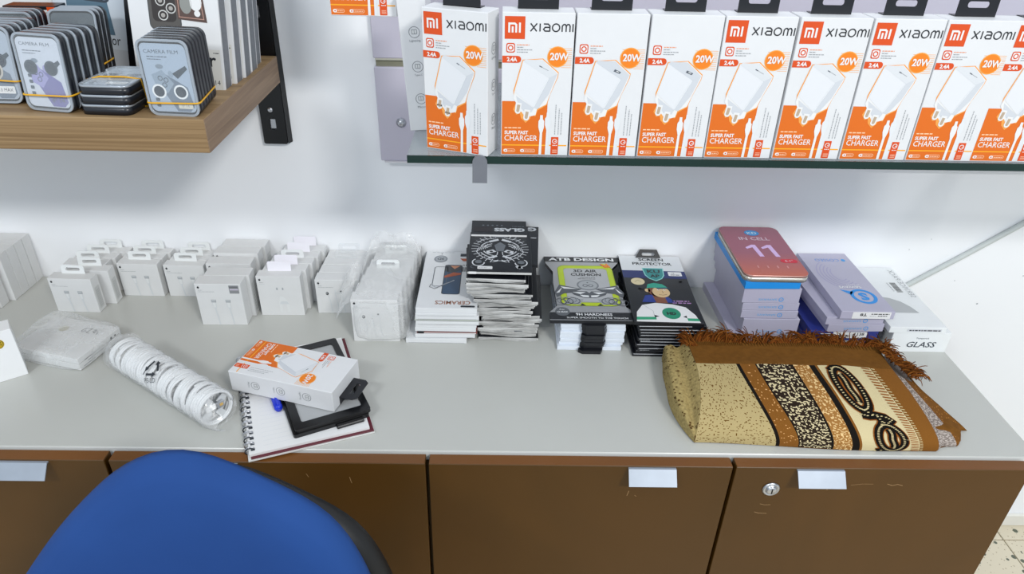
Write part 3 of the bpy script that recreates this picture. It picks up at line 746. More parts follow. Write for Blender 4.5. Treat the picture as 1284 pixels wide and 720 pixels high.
def sheet(u_, v_):
    x = -.05+.10*u_; z = .0+.034*v_; y = .004*math.sin(u_*9)+.012*v_+.010*noise.noise(Vector((u_*5, v_*4, 1)))
    return Vector((x*(1-.35*v_), y, z+.006*noise.noise(Vector((u_*4, v_*3, 9)))))
b.grid(sheet, 18, 8, BAG); o = b.build('bag_top_flap', bag, (0.004, .065, .043))
def sheet2(u_, v_):
    return Vector((-.006-.028*v_, -.02+.085*u_, .032+.03*u_-.012*v_+.008*noise.noise(Vector((u_*6, v_*4, 5)))-.025*v_*v_))
b = MB(); b.grid(sheet2, 16, 8, BAG); b.build('bag_side_flap', bag, (-.042, -.07, .0))

# bagged white box left
ry = math.radians(-15)
bx_, by_ = -.706, -.232
t = thing('white_flat_box', 'flat white box in milky plastic, striped right end, left of cable coils', 'box', (bx_, by_, .001), (0, 0, ry))
b = MB(); b.box(-.062, .062, -.047, .047, 0, .011, CARD, .0006); b.box(-.062, .062, -.047, .047, .012, .022, CARD, .0006)
P = Print(); P.disc(-.022, .018, .0078, mat('#bdb9a6', .5), 1, .0078, 22)
for i, pts in enumerate([[(.016, .030), (.011, .027), (.010, .021), (.014, .018), (.018, .022), (.015, .024)], [(.018, .029), (.024, .031)], [(.024, .030), (.021, .019), (.027, .018)], [(.028, .028), (.032, .030), (.030, .024), (.036, .020)], [(.033, .030), (.034, .022), (.038, .027)], [(.040, .024), (.041, .018)], [(.044, .028), (.0445, .027)]]):
    P.line(pts, .0011, INK, 1)
b.decal(P, (0, 0, .022), (1, 0, 0), (0, 1, 0))
P = Print()
for i, (a0, a1) in enumerate(((.008, .034), (.018, .052), (.012, .045))): P.rect(a0, .003+i*.0045, a1, .0044+i*.0045, mat('#777b7f', .5, var=0), 1)
P.disc(.072, .0145, .0024, INK, 1); P.disc(.081, .0145, .0020, INK, 1)
b.decal(P, (.062, -.047, 0), (0, 1, 0), (0, 0, 1)); b.build('carton', t)
def fl3(p):
    q = p.copy()
    if p.x < 0 and p.y > 0: q.x += p.x*.12; q.y += .012*(-p.x/.07)
    if p.x > .03: q.z = q.z*(1-.25*(p.x-.03)/.04)
    return q
crumple('plastic_bag', 'milky plastic bag wrapped around the flat white box at left', bx_, by_, .068, .054, .0145, ry, BAG2, .0036, 11, fl3, 30)

# ================================================================= COILED CABLES
A = Vector((-.3975, -.4130, .0300)); B = Vector((-.583, -.284, .0300)); ax_ = (B-A); LN = ax_.length; axn = ax_.normalized()
side = axn.cross(Vector((0, 0, 1))).normalized()
CABM = mat('#e3e5e6', .38, var=.03, scale=60)
N = 17
for i in range(N):
    s0 = .006+i*(LN-.012)/(N-1)
    loc = A+axn*s0
    label = f'coiled white charging cable, {ORD[i]} from the near end of the clear sleeve'
    if i == 0: label = 'coiled white charging cable with its USB plug showing at sleeve end'
    if i == N-1: label = 'coiled white charging cable at the far left end of the sleeve'
    t = thing('coiled_cable', label, 'cable', loc, (0, 0, 0), 'coiled cables in the clear sleeve')
    rx = random.uniform(-.08, .08)
    b = MB(); loops = 4
    tl = Vector((0, 0, 1))*random.uniform(-.10, .10)+side*random.uniform(-.14, .14)
    axx = (axn+tl).normalized(); sd = axx.cross(Vector((0, 0, 1))).normalized(); up = sd.cross(axx)
    pts = []
    nn = 22
    for q in range(loops*nn):
        a = 2*PI*q/nn+i; r = .0253+.0006*math.sin(q*.7+i)
        pts.append(sd*(math.cos(a)*r)+up*(math.sin(a)*r)+axx*(-.0052+.0104*q/(loops*nn)))
    b.tube(pts, .0021, CABM, 7)
    # inner white band
    b.build('cord', t)
    b = MB(); M_ = Matrix((sd, up, axx)).transposed().to_4x4()
    off = Vector((-.010, -.004, 0)) if i else Vector((-.006, .002, -.002))
    b.box(off.x-.008, off.x+.008, off.y-.0045, off.y+.0045, -.0035, .0035, mat('#eceded', .35, var=0), .001, M_)
    b.build('plug', t)
    if i == 0:
        b = MB(); b.box(.002, .013, -.0035, .0075, -.0055, -.0015, STEEL, .0005, M_); b.box(.006, .011, 0, .004, -.0060, -.0054, mat('#d9b36a', .4), 0, M_); b.build('usb_tip', t, label='silver USB tip')
        b = MB()
        for a in range(4):
            an = a*PI/2+.5; b.box(.008, .0235, -.005, .005, -.0006, .0006, mat('#d5d8da', .3, var=0), 0, M_ @ Matrix.Rotation(an, 4, 'Z'))
        b.build('spacer', t)
    else:
        b = MB(); b.box(-.0235, .0235, -.0015, .0015, -.003, .003, mat('#d5d8da', .3, var=0), .0005, M_ @ Matrix.Rotation(i*.9, 4, 'Z')); b.build('twist_tie', t)
b = MB()
def sleeve(u_, v_):
    a = 2*PI*u_; s_ = -.006+(LN+.016)*v_
    r = .0292+.0009*math.sin(s_*230+2*math.sin(a*2))+.0012*noise.noise(Vector((math.cos(a)*2, math.sin(a)*2, s_*60)))
    p = A+axn*s_+side*(math.cos(a)*r)+Vector((0, 0, 1))*(math.sin(a)*r)
    if p.z < .0008: p.z = .0008
    return p
b.grid(sleeve, 48, 90, film('sleeve_film', .10, '#f3f4f5', .1, .5, 45, .3))
slv = solo(b, 'plastic_sleeve', 'long clear plastic sleeve holding coiled white cables, near edge left', 'bag')
b = MB()
def flap1(u_, v_):
    a = PI*(.62+.76*u_)
    p = A-axn*(.006+.020*v_)+side*(math.cos(a)*.0295*(1-.25*v_))+Vector((0, 0, 1))*(math.sin(a)*.0295*(1-.6*v_))
    p.z = max(.0008, p.z-.010*v_+.003*noise.noise(Vector((u_*6, v_*4, 2)))); return p
b.grid(flap1, 18, 8, BAG); b.build('sleeve_flap', slv)
b = MB()
def flap2(u_, v_):
    a = 2*PI*u_; r = .0295*(1-.75*v_)
    p = B+axn*(.010+.018*v_)+side*(math.cos(a)*r*1.1)+Vector((0, 0, 1))*(math.sin(a)*r-.010*v_); p.z = max(.0008, p.z); return p
b.grid(flap2, 30, 6, BAG); b.build('sleeve_end', slv)
# recycling mark printed on the sleeve (follows its curve)
def on_sleeve(s_, h):
    a = -h/.0306+math.radians(118)
    return A+axn*s_-side*(math.cos(a)*.0308*-1)*-1+Vector((0, 0, 1))*(math.sin(a)*.0308)
P = Print(); K = mat('#2a2f36', .5, var=0)
tri = [(-.010, -.008), (.010, -.008), (0, .010)]
def arrow(p, q):
    p = Vector(p); q = Vector(q); d_ = (q-p).normalized(); a = p+d_*.004; c = q-d_*.004
    P.line([tuple(a), tuple(c-d_*.003)], .0022, K, 0); n_ = Vector((-d_.y, d_.x)); P.poly([tuple(c-d_*.004+n_*.0026), tuple(c-d_*.004-n_*.0026), tuple(c+d_*.001)], K, 0)
for i in range(3): arrow(tri[i], tri[(i+1) % 3])
P.line([tri[0], (-.0078, -.0042)], .0012, K, 0)
P.text('PE-LD', 0, -.016, .0045, K, 0, anchor='c')
b = MB()
# sleeve tangent frame near the mark; the camera side of the sleeve
sn = -side if (-side).y < 0 else side
mid = LN*.54
for pts, tris, m, L_ in P.items:
    vv = []
    for x_, y_ in pts:
        # rotate the mark so that it reads roughly upright from the front
        x_ *= 1.5; y_ *= 1.5; cr, sr = math.cos(math.radians(22)), math.sin(math.radians(22))
        xx = x_*cr-y_*sr; yy = x_*sr+y_*cr
        a = math.radians(64)+yy/.0315
        vv.append(A+axn*(mid-xx)+sn*(math.cos(a)*.0324)+Vector((0, 0, 1))*(math.sin(a)*.0324))
    b.add(vv, tris, m)
b.build('recycling_mark', slv, label='black printed recycling triangle')

# ================================================================= NOTEBOOK, PEN, FRAMES
yn = math.radians(20.6)
nb = thing('spiral_notebook', 'open white spiral notebook with dark red cover edge on the counter', 'notebook', (-.334, -.489, .0005), (0, 0, yn))
MAR = mat('#5c1626', .45, var=.08)
b = MB(); b.box(.0, .174, 0, .246, 0, .0022, mat('#dddddb', .5)); b.box(.004, .1735, .001, .2455, .0022, .0040, MAR, .0004); b.build('back_cover', nb, label='dark red back cover')
b = MB(); b.box(.002, .168, .0055, .243, .0041, .0078, PAPER)
holes = Print()
for i in range(20): holes.rrect(.005, .012+i*.0116, .0105, .0165+i*.0116, .0008, mat('#50545a', .5, var=0), 1)
for i in range(24): holes.line([(.022, .018+i*.0092), (.162, .018+i*.0092)], .00025, mat('#c9ced6', .5, var=0), 1)
b.decal(holes, (0, 0, .0078), (1, 0, 0), (0, 1, 0)); b.build('pages', nb)
for i in range(20):
    y = .014+i*.0116; b = MB()
    pts = [(.008+.0072*math.cos(a), y+.0016*math.sin(a*.5), .0045+.0062*math.sin(a)) for a in [math.radians(20+31*k_) for k_ in range(11)]]
    pts = [(x-.004, yy, max(z, -.0001+.0011)) for x, yy, z in pts]
    if i == 0: ringm = None
    b.tube(pts, .0008, STEEL if i % 2 else mat('#3b3f44', .3, metal=.8), 6)
    b.tube([(x, yy+.0022, z) for x, yy, z in pts], .0008, STEEL, 6)
    b.build('spiral_ring', nb)
# screen guide frames
FR = mat('#0d0e11', .3, var=.05); GLS = film('protector_film', .6, '#bfc1c3', .1, 0, 10, 0)
for i in range(2):
    fr = thing('applicator_frame', ('lower' if i == 0 else 'upper')+' black applicator frame with clear window lying on the notebook', 'frame',
               (-.2805+.002*i, -.451+.004*i, .0085+.0062*i), (0, 0, math.radians(26.2)))
    W_, L_ = .110, .199
    b = MB(); b.prism(rr(0, 0, W_, L_, .004, 4), 0, .0058, FR, None, [rr(.012, .014, W_-.010, L_-.014, .003, 3)])
    b.box(.060, .100, -.0075, .0, 0, .0050, FR, .0012) if i == 0 else None
    b.build('frame_border', fr)
    b = MB(); b.box(.012, W_-.010, .014, L_-.014, .002, .0036, GLS); b.build('clear_window', fr)
# blue pen
b = MB(); pb = on_z(350, 514, .014); pd = Vector((-.45, .89, 0)).normalized()
PENB = mat('#1a34c8', .25, var=.02)
t = thing('blue_pen', 'blue plastic pen poking out from under the lying charger box', 'pen', (pb.x, pb.y, .0147), (0, 0, math.atan2(pd.y, pd.x)))
b = MB(); b.tube([(0, 0, 0), (.004, 0, 0), (.05, 0, 0), (.052, 0, 0)], [.0045, .0062, .0062, .004], PENB, 12); b.build('cap', t)
b = MB(); b.tube([(.052, 0, 0), (.12, 0, 0), (.135, 0, 0)], [.004, .004, .003], mat('#2438b4', .3), 12); b.build('barrel', t)
b = MB(); b.box(.003, .038, -.0015, .0015, .0064, .0078, PENB, .0003); b.box(.003, .007, -.0015, .0015, .004, .0068, PENB); b.build('clip', t)

# ================================================================= STACKS
def flat_pack(name, label, cat, cx, y0, z, w_, l, th, yaw, body, top=None, front=None, topP=None, group=None, ch=.0004):
    """a pack lying flat; local origin is the middle of its front bottom edge"""
    t = thing(name, label, cat, (cx, y0, z), (0, 0, math.radians(yaw)), group)
    b = MB(); b.box(-w_/2, w_/2, 0, l, 0, th, body, min(ch, th*.3))
    if top: b.decal(top, (-w_/2, 0, th), (1, 0, 0), (0, 1, 0))
    if topP: b.decal(topP, (w_/2, l, th), (-1, 0, 0), (0, -1, 0))
    if front: b.decal(front, (-w_/2, 0, 0), (1, 0, 0), (0, 0, 1))
    b.build('pack', t)
    return t
def nth(i, n):
    return 'topmost' if i == n-1 else ('bottom' if i == 0 else ORD[n-1-i]+' from the top')
# ---- D: ceramics stack
W1, L1 = .103, .205
P = Print()   # drawn readable from the far side (turned round)
g = mat('#b9bdc3', .5, var=0); dk = mat('#2b3038', .3, var=0); bl = mat('#274563', .3, var=0); og = mat('#b5532a', .4, var=0)
P.text('CERAMICS', .012, .176, .0115, mat('#9a6a55', .5, var=0), 1, w=.060, bold=.02)
P.rrect(.004, .190, .028, .1955, .002, mat('#31353c', .5, var=0), 1)
P.rrect(.032, .052, .064, .155, .005, dk, 1); P.rrect(.0335, .0535, .0625, .1535, .004, bl, 2)
P.poly([(.0335, .054), (.0625, .054), (.0625, .076), (.048, .082), (.0335, .070)], dk, 3); P.poly([(.034, .088), (.062, .100), (.0625, .093), (.047, .080), (.0335, .082)], og, 4); P.poly([(.036, .056), (.054, .056), (.046, .068)], mat('#d8906a', .4, var=0), 4)
P.line(rr(.058, .060, .082, .128, .005, 3), .0012, mat('#525960', .4, var=0), 3, True); P.line([(.044, .108), (.074, .134), (.082, .127)], .0026, g, 5); P.line([(.046, .108), (.076, .138), (.086, .132), (.084, .122)], .001, dk, 5)
P.disc(.074, .030, .0125, mat('#7c8188', .4), 1, .0135, 24); P.disc(.074, .030, .010, mat('#9fa4aa', .4), 2, .011); P.text('3D', .074, .026, .008, dk, 3, anchor='c', bold=.02)
P.disc(.073, .011, .0014, INK, 1)
P.tiny(.050, .004, .092, .0022, g, 1, 5)
P.rect(.002, .008, .038, .019, dk, 1); P.text('0', .018, .011, .005, PAPER, 2); P.poly([(.001, .027), (.038, .027), (.032, .037), (.001, .037)], og, 1); P.rect(.006, .030, .026, .034, PAPER, 2)
P.rect(.0, .045, .038, .130, mat('#dfe0e0', .5, var=0), 0); P.text('M6 10', .010, .050, .005, INK, 1, w=.022)
rd = random.Random(3); x = .004
while x < .034: ww = rd.uniform(.0005, .0016); P.rect(x, .060, x+ww, .076, INK, 1); x += ww+rd.uniform(.0006, .0014)
P.tiny(.006, .095, .022, .004, INK, 1, 6); P.tiny(.006, .116, .024, .004, INK, 1, 7)
D = [  # cx, y0, z, w, th, yaw, body, front style
 (-.100, -.203, 0.0000, .104, .0085, 0, 'w', 0), (-.085, -.199, .0087, .103, .0075, .6, 'w', 0), (-.0815, -.198, .0164, .103, .0055, 0, 'r', 1), (-.084, -.2, .0221, .104, .0080, -.5, 'w', 0),
 (-.083, -.199, .0303, .104, .0070, .3, 'w', 2), (-.0805, -.202, .0375, .107, .0062, 0, 'w', 0), (-.082, -.2, .0439, .108, .0050, -.6, 'g', 0), (-.0805, -.203, .0491, .107, .0080, .4, 'w', 0),
 (-.0820, -.205, .0573, .103, .0050, .3, 'w', 0), (-.0815, -.204, .0625, .103, .0095, -.4, 'w', 9)]
bodies = {'w': mat('#dfe1e3', .45, var=.02), 'g': mat('#b7bcb4', .5), 'r': mat('#7a3d38', .5), 'b': mat('#15171b', .4)}
for i, (cx, y0, z, w_, th, yw, bd, st) in enumerate(D):
    fr = Print()
    if st == 1: fr.rect(.001, .0006, .012, .0050, BLACK, 1); fr.rect(.012, .0006, w_-.002, .0022, PAPER, 1)
    if st == 2: fr.rect(.035, .0055, .065, .0066, mat('#b0492e', .5, var=0), 1)
    if st == 0: fr.line([(.004, th*.12), (w_-.004, th*.12)], .0004, GREY, 0)
    lab = f'white screen protector pack, {nth(i, len(D))} in the stack beside the plastic bag'
    if st == 9: lab = 'white ceramics screen protector pack topping the stack, phone picture upside down'
    if st == 1: lab = 'dark red edged pack low in the white ceramics stack'
    flat_pack('screen_protector_pack', lab, 'box', cx, y0, z, w_, .200, th, yw, bodies[bd], None, fr, P if st == 9 else None, 'packs stacked left of the tiger cards')
# ---- E: black glass cards with tiger
KB = mat('#14161c', .38, var=.08); KW = mat('#d3d6da', .5, var=0); KG = mat('#6d7278', .5, var=0); EDGE = mat('#b5b5b3', .6, var=.15, scale=90)
def tiger():
    P = Print(); w_, l = .108, .142
    cx = .054; cy = .062
    # drawn upside down relative to the reader: head crown at the bottom of the print area
    def arc(rx, ry, a0, a1, wd, m=KW, L=1): P.line([(cx+rx*math.cos(math.radians(a0+(a1-a0)*i/12)), cy+ry*math.sin(math.radians(a0+(a1-a0)*i/12))) for i in range(13)], wd, m, L)
    arc(.042, .044, 15, 165, .0016); arc(.036, .036, 25, 75, .0022); arc(.036, .036, 105, 155, .0022); arc(.030, .028, 20, 70, .0022); arc(.030, .028, 110, 160, .0022)
    arc(.034, .030, 195, 250, .0024); arc(.034, .030, 290, 345, .0024); arc(.028, .020, 190, 240, .0022); arc(.028, .020, 300, 350, .0022); arc(.023, .013, 190, 230, .002); arc(.023, .013, 310, 350, .002)
    for s_ in (-1, 1):
        P.ring(cx+s_*.036, cy+.050, .010, .0022, KW, 1, .012, -60 if s_ > 0 else 0, 240 if s_ < 0 else 180)
        P.disc(cx+s_*.036, cy+.048, .006, KG, 1, .006, 10)
        P.poly([(cx+s_*.006, cy+.012), (cx+s_*.022, cy+.020), (cx+s_*.024, cy+.010), (cx+s_*.012, cy+.004)], KW, 2); P.disc(cx+s_*.015, cy+.0115, .003, KB, 3, None, 8)
        P.poly([(cx+s_*.004, cy+.030), (cx+s_*.018, cy+.038), (cx+s_*.020, cy+.033), (cx+s_*.006, cy+.024)], KW, 2)
        P.poly([(cx+s_*.003, cy+.046), (cx+s_*.014, cy+.050), (cx+s_*.003, cy+.040)], KW, 2)
        for q in range(14):
            a = math.radians(-78+q*11.5); P.line([(cx+s_*(.038*math.cos(a)), cy+.040*math.sin(a)), (cx+s_*(.050*math.cos(a)), cy+.052*math.sin(a))], .0016, KW, 1)
        for q in range(6): P.line([(cx+s_*.010, cy-.026-.002*q), (cx+s_*(.046), cy-.020-.006*q)], .0005, KG, 1)
        P.poly([(cx+s_*.002, cy-.030), (cx+s_*.018, cy-.022), (cx+s_*.020, cy-.028), (cx+s_*.004, cy-.037)], KW, 2)
    P.poly([(cx-.010, cy-.012), (cx+.010, cy-.012), (cx+.006, cy+.010), (cx-.006, cy+.010)], KG, 1); P.poly([(cx-.010, cy-.012), (cx+.010, cy-.012), (cx, cy-.024)], KG, 2)
    for s_ in (-1, 1):
        for q in range(5): P.line([(cx+s_*(.022+.0035*q), cy-.016+.003*q), (cx+s_*(.026+.0035*q), cy+.002+.002*q)], .0013, KW, 2)
        P.line([(cx+s_*.004, cy+.012), (cx+s_*.005, cy+.024)], .0014, KW, 3); P.line([(cx+s_*.010, cy-.038), (cx+s_*.030, cy-.033), (cx+s_*.040, cy-.020)], .0016, KW, 2)
    P.rrect(cx-.014, cy-.047, cx+.014, cy-.041, .003, KG, 2)
    return P
TG = tiger()
def edgeprint(seed, w_, th):
    rd = random.Random(seed); P = Print()
    P.rect(.0, th*.02, w_-.0, th*(.98 if seed % 5 else .75), mat(['#cfcfcd', '#bfbfbd', '#dadad8'][seed % 3], .6, var=.1), 0)
    P.line([(.003, th*.45), (w_-.003, th*.5)], .0003, GREY, 1)
    if seed % 4 == 2: a = rd.uniform(.02, .06); P.rect(a, th*.1, a+.014, th*.7, KG, 2)
    return P
z = 0; n = 21
for i in range(n):
    th = random.choice((.0052, .0058, .0065)); rj = random.uniform
    cx = .020+(.004 if i < 8 else -.004)+rj(-.005, .005); 
    if i > 15: cx = .004+rj(-.004, .004)
    y0 = -.186+rj(-.004, .003); w_ = .098 if i % 3 else .104; yw = rj(-3, 3)
    # crimped white paper lip at the front of each card
    t = flat_pack('glass_card', f'black glass card with ragged white edge, {ORD[i]} from the bottom under the tiger card', 'card', cx, y0, z, w_, .15, th-.0002, yw, KB, None, edgeprint(i, w_, th), None, 'black glass cards under the tiger card')
    b = MB()
    def lip(u_, v_, i=i, w_=w_, th=th): return Vector((-w_/2+.002+(w_-.004)*u_, -.0045*v_-.001, th*(.5+.3*math.sin(u_*PI*2+i))+(.0012*noise.noise(Vector((u_*6, v_*2, i))))-.001*v_))
    b.grid(lip, 14, 2, EDGE); b.build('paper_lip', t)
    z += th
ztop = z
# g card peeping out at the right, then the tiger card, then the header card
P = Print(); P.text('G', .004, .004, .016, KW, 1, w=.016, bold=.05); P.rect(.004, .045, .014, .048, KW, 1)
flat_pack('glass_card', 'black glass card peeping out right behind the tiger card', 'card', .0195, -.150, ztop, .104, .146, .0055, -3, KB, None, None, P)
P2 = Print(); tg = tiger(); P2.items = list(tg.items)
P2.text('MATTE', .054, .0035, .0085, KW, 1, w=.036, bold=.03, anchor='c')
tp = Print()
flipped = []
# keep tiger upside down for the viewer, crown towards the viewer
top = Print(); top.rrect(.017, .007, .042, .017, .002, PAPER, 1); top.tiny(.019, .011, .034, .0014, GREY, 2, 9)
top.disc(.087, .014, .003, KW, 1, .005, 8); top.poly([(.080, .018), (.090, .020), (.093, .012), (.084, .010)], KW, 1)
top.ring(.010, .014, .004, .001, KG, 1, None, 60, 300); 
yy = -.187
t = thing('glass_card', 'matte black card with white tiger face, upside down on the card stack', 'card', (.0065, yy, ztop+.0056), (0, 0, math.radians(-.4)))
b = MB(); b.box(-.054, .054, 0, .142, 0, .0058, KB, .0004)
b.decal(P2, (.054, .142, .0058), (-1, 0, 0), (0, -1, 0)); b.decal(top, (-.054, 0, .0058), (1, 0, 0), (0, 1, 0))
e_ = Print(); e_.rect(.001, .0006, .107, .0046, mat('#c9c9c7', .6), 0); e_.rrect(.003, .0004, .016, .005, .001, PAPER, 1); b.decal(e_, (-.054, 0, 0), (1, 0, 0), (0, 0, 1)); b.build('pack', t)
P = Print(); P.text('GLASS', .003, .030, .014, KW, 1, w=.056, bold=.05); P.tiny(.004, .022, .026, .003, KG, 1, 3)
for i in range(5): P.disc(.045+.0085*i, .020, .0022, KG, 1, .0026, 7)
P.rect(.062, .026, .096, .046, mat('#2a2427', .5, var=0), 1)
e_ = Print(); e_.rect(0, .0004, .1, .0040, PAPER, 0)
flat_pack('glass_card', 'black glass header card lying across the back of the tiger card', 'card', .005, -.062, ztop+.0116, .1, .056, .0045, 0, KB, None, e_, P)

# ---- F: cushion packs
FW = mat('#dfe6f0', .45, var=.02)
for i in range(8):
    th = .0068; j = (random.uniform(-.0015, .0015), random.uniform(-.0015, .0015))
    t = thing('cushion_pack', f'white pack with black strap, {nth(i, 9)} in the silver pack stack', 'box', (.1665+j[0]+(-.003 if i == 0 else 0), -.212+j[1]+(-.005 if i == 0 else 0), i*.0070), (0, 0, 0), 'white packs under the silver top pack')
    b = MB(); b.box(-.055, .055, 0, .208, 0, th, FW, .0006); b.build('pack', t)
    b = MB(); b.prism([(-.018, .0), (-.020, -.006), (-.013, -.0115), (.018, -.0115), (.022, -.004), (.022, 0)], .0003, th-.0003, BLACK); b.build('strap', t, label='black plastic hang strap')
SIL = mat('#a7a8ab', .3, metal=.35, var=.03)
outl = [(.0926, .0041), (.2378, .0075), (.2325, -.0204), (.2120, -.0549), (.2110, -.1), (.2217, -.105), (.2255, -.1774), (.2402, -.1935), (.2385, -.219), (.0915, -.2197), (.0925, -.1955), (.1063, -.1759), (.1044, -.098), (.1063, -.0584), (.0941, -.0253)]
outl = [(a-.1665, min(c, .0)+.2175-.0) for a, c in outl]
t = thing('cushion_pack', 'silver air cushion pack with black bands and lime frame on top', 'box', (.1665, -.2175, .0560), (0, 0, 0))
b = MB(); b.prism(outl, 0, .0068, SIL, side=BLACK)
P = Print(); K2 = mat('#1c1e22', .4, var=0); LM = mat('#b9cf1f', .4, var=.03); LM2 = mat('#8fa312', .4, var=0); SW = mat('#e6e8ea', .4, var=0)
P.poly([(-.0738, .2170), (.0712, .2170), (.0662, .1975), (-.0728, .1975)], K2, 0)
P.poly([(-.0748, .0), (.0718, .0), (.0732, .0235), (-.0738, .0215)], K2, 0)
P.text('ATB DESIGN', -.066, .2015, .0115, SW, 1, w=.125, bold=.035)
P.text('9H HARDNESS', -.030, .0122, .0078, SW, 1, w=.062, bold=.02); P.text('SUPER SMOOTH TO THE TOUCH', -.046, .0035, .0048, SW, 1, w=.103, bold=.01)
P.disc(-.052, .024, .0125, mat('#5f6368', .4, var=0), 1, .0135, 20); P.text('For', -.052, .028, .0045, SW, 2, anchor='c'); P.text('12 MAX', -.052, .0205, .0045, SW, 2, anchor='c', w=.018, bold=.03)
P.line([(x_, y_) for x_, y_ in rr(-.046, .048, .046, .178, .012, 5)], .011, LM, 1, True); P.line([(x_, y_) for x_, y_ in rr(-.051, .043, .051, .183, .014, 5)], .0012, LM2, 2, True)
P.rrect(-.040, .055, .040, .172, .008, mat('#b4b6b9', .4, var=.03), 2)
P.text('3D AIR', .0, .158, .0100, K2, 3, w=.044, bold=.03, anchor='c'); P.text('CUSHION', .0, .1445, .0100, K2, 3, w=.056, bold=.03, anchor='c'); P.tiny(-.012, .138, .016, .002, K2, 3, 1); P.tiny(-.016, .133, .016, .002, K2, 3, 2)
g1 = mat('#7d8186', .4, var=0); g2 = mat('#54585e', .4, var=0)
P.disc(0, .112, .020, g1, 3, .018, 22); P.disc(0, .112, .017, mat('#a9adb1', .4, var=0), 4, .015, 22); P.ring(-.005, .110, .004, .0014, g2, 5); P.ring(.005, .110, .004, .0014, g2, 5); P.disc(0, .120, .0015, g2, 5)
for s_ in (-1, 1):
    P.poly([(s_*.012, .098), (s_*.052, .112), (s_*.062, .085), (s_*.058, .070), (s_*.045, .082), (s_*.030, .085)], g2, 4); P.poly([(s_*.018, .098), (s_*.050, .106), (s_*.044, .098)], SW, 5); P.poly([(s_*.047, .103), (s_*.059, .083), (s_*.053, .085)], SW, 5)
    P.poly([(s_*.004, .090), (s_*.034, .090), (s_*.028, .078), (s_*.010, .068), (s_*.0, .068), (s_*.0, .084)], g2, 5); P.poly([(s_*.006, .087), (s_*.030, .087), (s_*.016, .080)], SW, 6); P.poly([(s_*.002, .076), (s_*.018, .078), (s_*.012, .0705), (s_*.002, .0700)], SW, 6)
    for q in range(5): P.ring(s_*(.030+.006*q), .058-.001*q+.004*(q % 2), .011, .0016, g1 if q % 2 else g2, 4, .010, 0, 360, 14)
    P.poly([(s_*.012, .064), (s_*.040, .066), (s_*.048, .048), (s_*.020, .046)], mat('#9a9ea3', .4, var=0), 3)
    P.poly([(s_*.010, .043), (s_*.016, .050), (s_*.020, .043)], K2, 5)
P.poly([(.030, .190), (.044, .192), (.050, .178), (.038, .176)], mat('#e8862a', .2, metal=.4, var=.4, scale=300), 4); P.poly([(.032, .1905), (.040, .192), (.042, .186)], mat('#b7d96a', .2, var=.1), 5)
b.decal(P, (0, 0, .0068), (1, 0, 0), (0, 1, 0))
b.build('pack', t)

# ---- G: screen protector pack stack
for i in range(10):
    th = .0062; jx = [-.003, .002, .004, .001, .006, .003, .005, .004, .002, 0][i]
    fr = Print(); fr.rect(.002, th-.0016, .112 if i % 3 else .09, th-.0006, mat('#c9ccd2', .4, var=0), 1)
    if i in (2, 5): fr.tiny(.004, .0015, .02, .0015, GREY, 1, i)
    t = flat_pack('screen_protector_pack', f'thin black pack with white edge line, {nth(i, 11)} in the figure pack stack', 'box', .2945+jx, -.232+random.uniform(-.002, .001), i*.0063, .115, .222, th, random.uniform(-.6, .6), BLACK, None, fr, None, 'thin black packs under the figure pack')
P = Print(); W2, L2 = .116, .229
P.rect(0, .172, W2, L2, mat('#dcdfe2', .45, var=0), 0); P.rect(0, .145, W2, .172, mat('#1d2c66', .45, var=0), 0)
P.text('SCREEN', .060, .209, .0105, INK, 1, w=.047, bold=.025, anchor='c'); P.text('PROTECTOR', .060, .193, .0105, INK, 1, w=.074, bold=.025, anchor='c'); P.tiny(.045, .186, .078, .002, LGREY, 1, 3)
P.rrect(.084, .154, .109, .169, .002, PAPER, 2); P.text('12', .093, .162, .0045, INK, 3, anchor='c'); P.tiny(.088, .157, .104, .0025, INK, 3, 2)
TE = mat('#2c8a8a', .45, var=0); TE2 = mat('#1c5a66', .45, var=0); 
P.poly([(.038, .182), (.078, .182), (.076, .155), (.070, .143), (.058, .134), (.046, .143), (.040, .155)], mat('#8fd0cb', .45, var=0), 1); P.poly([(.040, .180), (.076, .180), (.074, .156), (.069, .145), (.058, .137), (.047, .145), (.042, .156)], TE, 2)
P.text('KU', .058, .163, .012, K2, 3, w=.024, bold=.04, anchor='c'); P.text('AP', .058, .147, .011, K2, 3, w=.018, bold=.04, anchor='c')
for i in range(26): rd = random.Random(i); P.disc(rd.uniform(.01, .106), rd.uniform(.03, .14), rd.uniform(.003, .007), mat('#2b2a2c', .5, var=0), 0, .003, 9)
CR = mat('#d9cba4', .45, var=0); P.disc(.024, .132, .0125, CR, 1, .0125, 20); P.line([(.018, .130), (.024, .136), (.030, .131)], .0008, mat('#8c8260', .5, var=0), 2)
# plain generic figure: cap, face, blue collar, white top with green stripes
SK = mat('#7d4b35', .5, var=0)
P.poly([(.022, .062), (.030, .084), (.048, .088), (.070, .080), (.080, .062)], mat('#23398a', .5, var=0), 2)
P.poly([(.042, .096), (.062, .096), (.066, .060), (.046, .060)], SK, 3)
P.disc(.056, .100, .0185, SK, 3, .021, 24); P.disc(.060, .096, .0155, mat('#d8ba8c', .5, var=0), 4, .018, 24); P.disc(.037, .101, .005, mat('#d8ba8c', .5, var=0), 3, .006, 12)
P.poly([(.036, .108), (.040, .122), (.052, .127), (.066, .123), (.074, .112), (.060, .109), (.048, .110)], mat('#2f9d86', .5, var=0), 5); P.poly([(.052, .110), (.074, .112), (.078, .108), (.056, .106)], mat('#22415f', .5, var=0), 6)
for x_ in (.056, .067): P.disc(x_, .103, .0022, PAPER, 6, .0018, 10); P.disc(x_+.0005, .103, .0009, INK, 7, None, 8)
P.line([(.062, .099), (.064, .094), (.062, .0935)], .0008, SK, 6); P.line([(.055, .087), (.062, .0855), (.069, .088)], .0011, SK, 6)
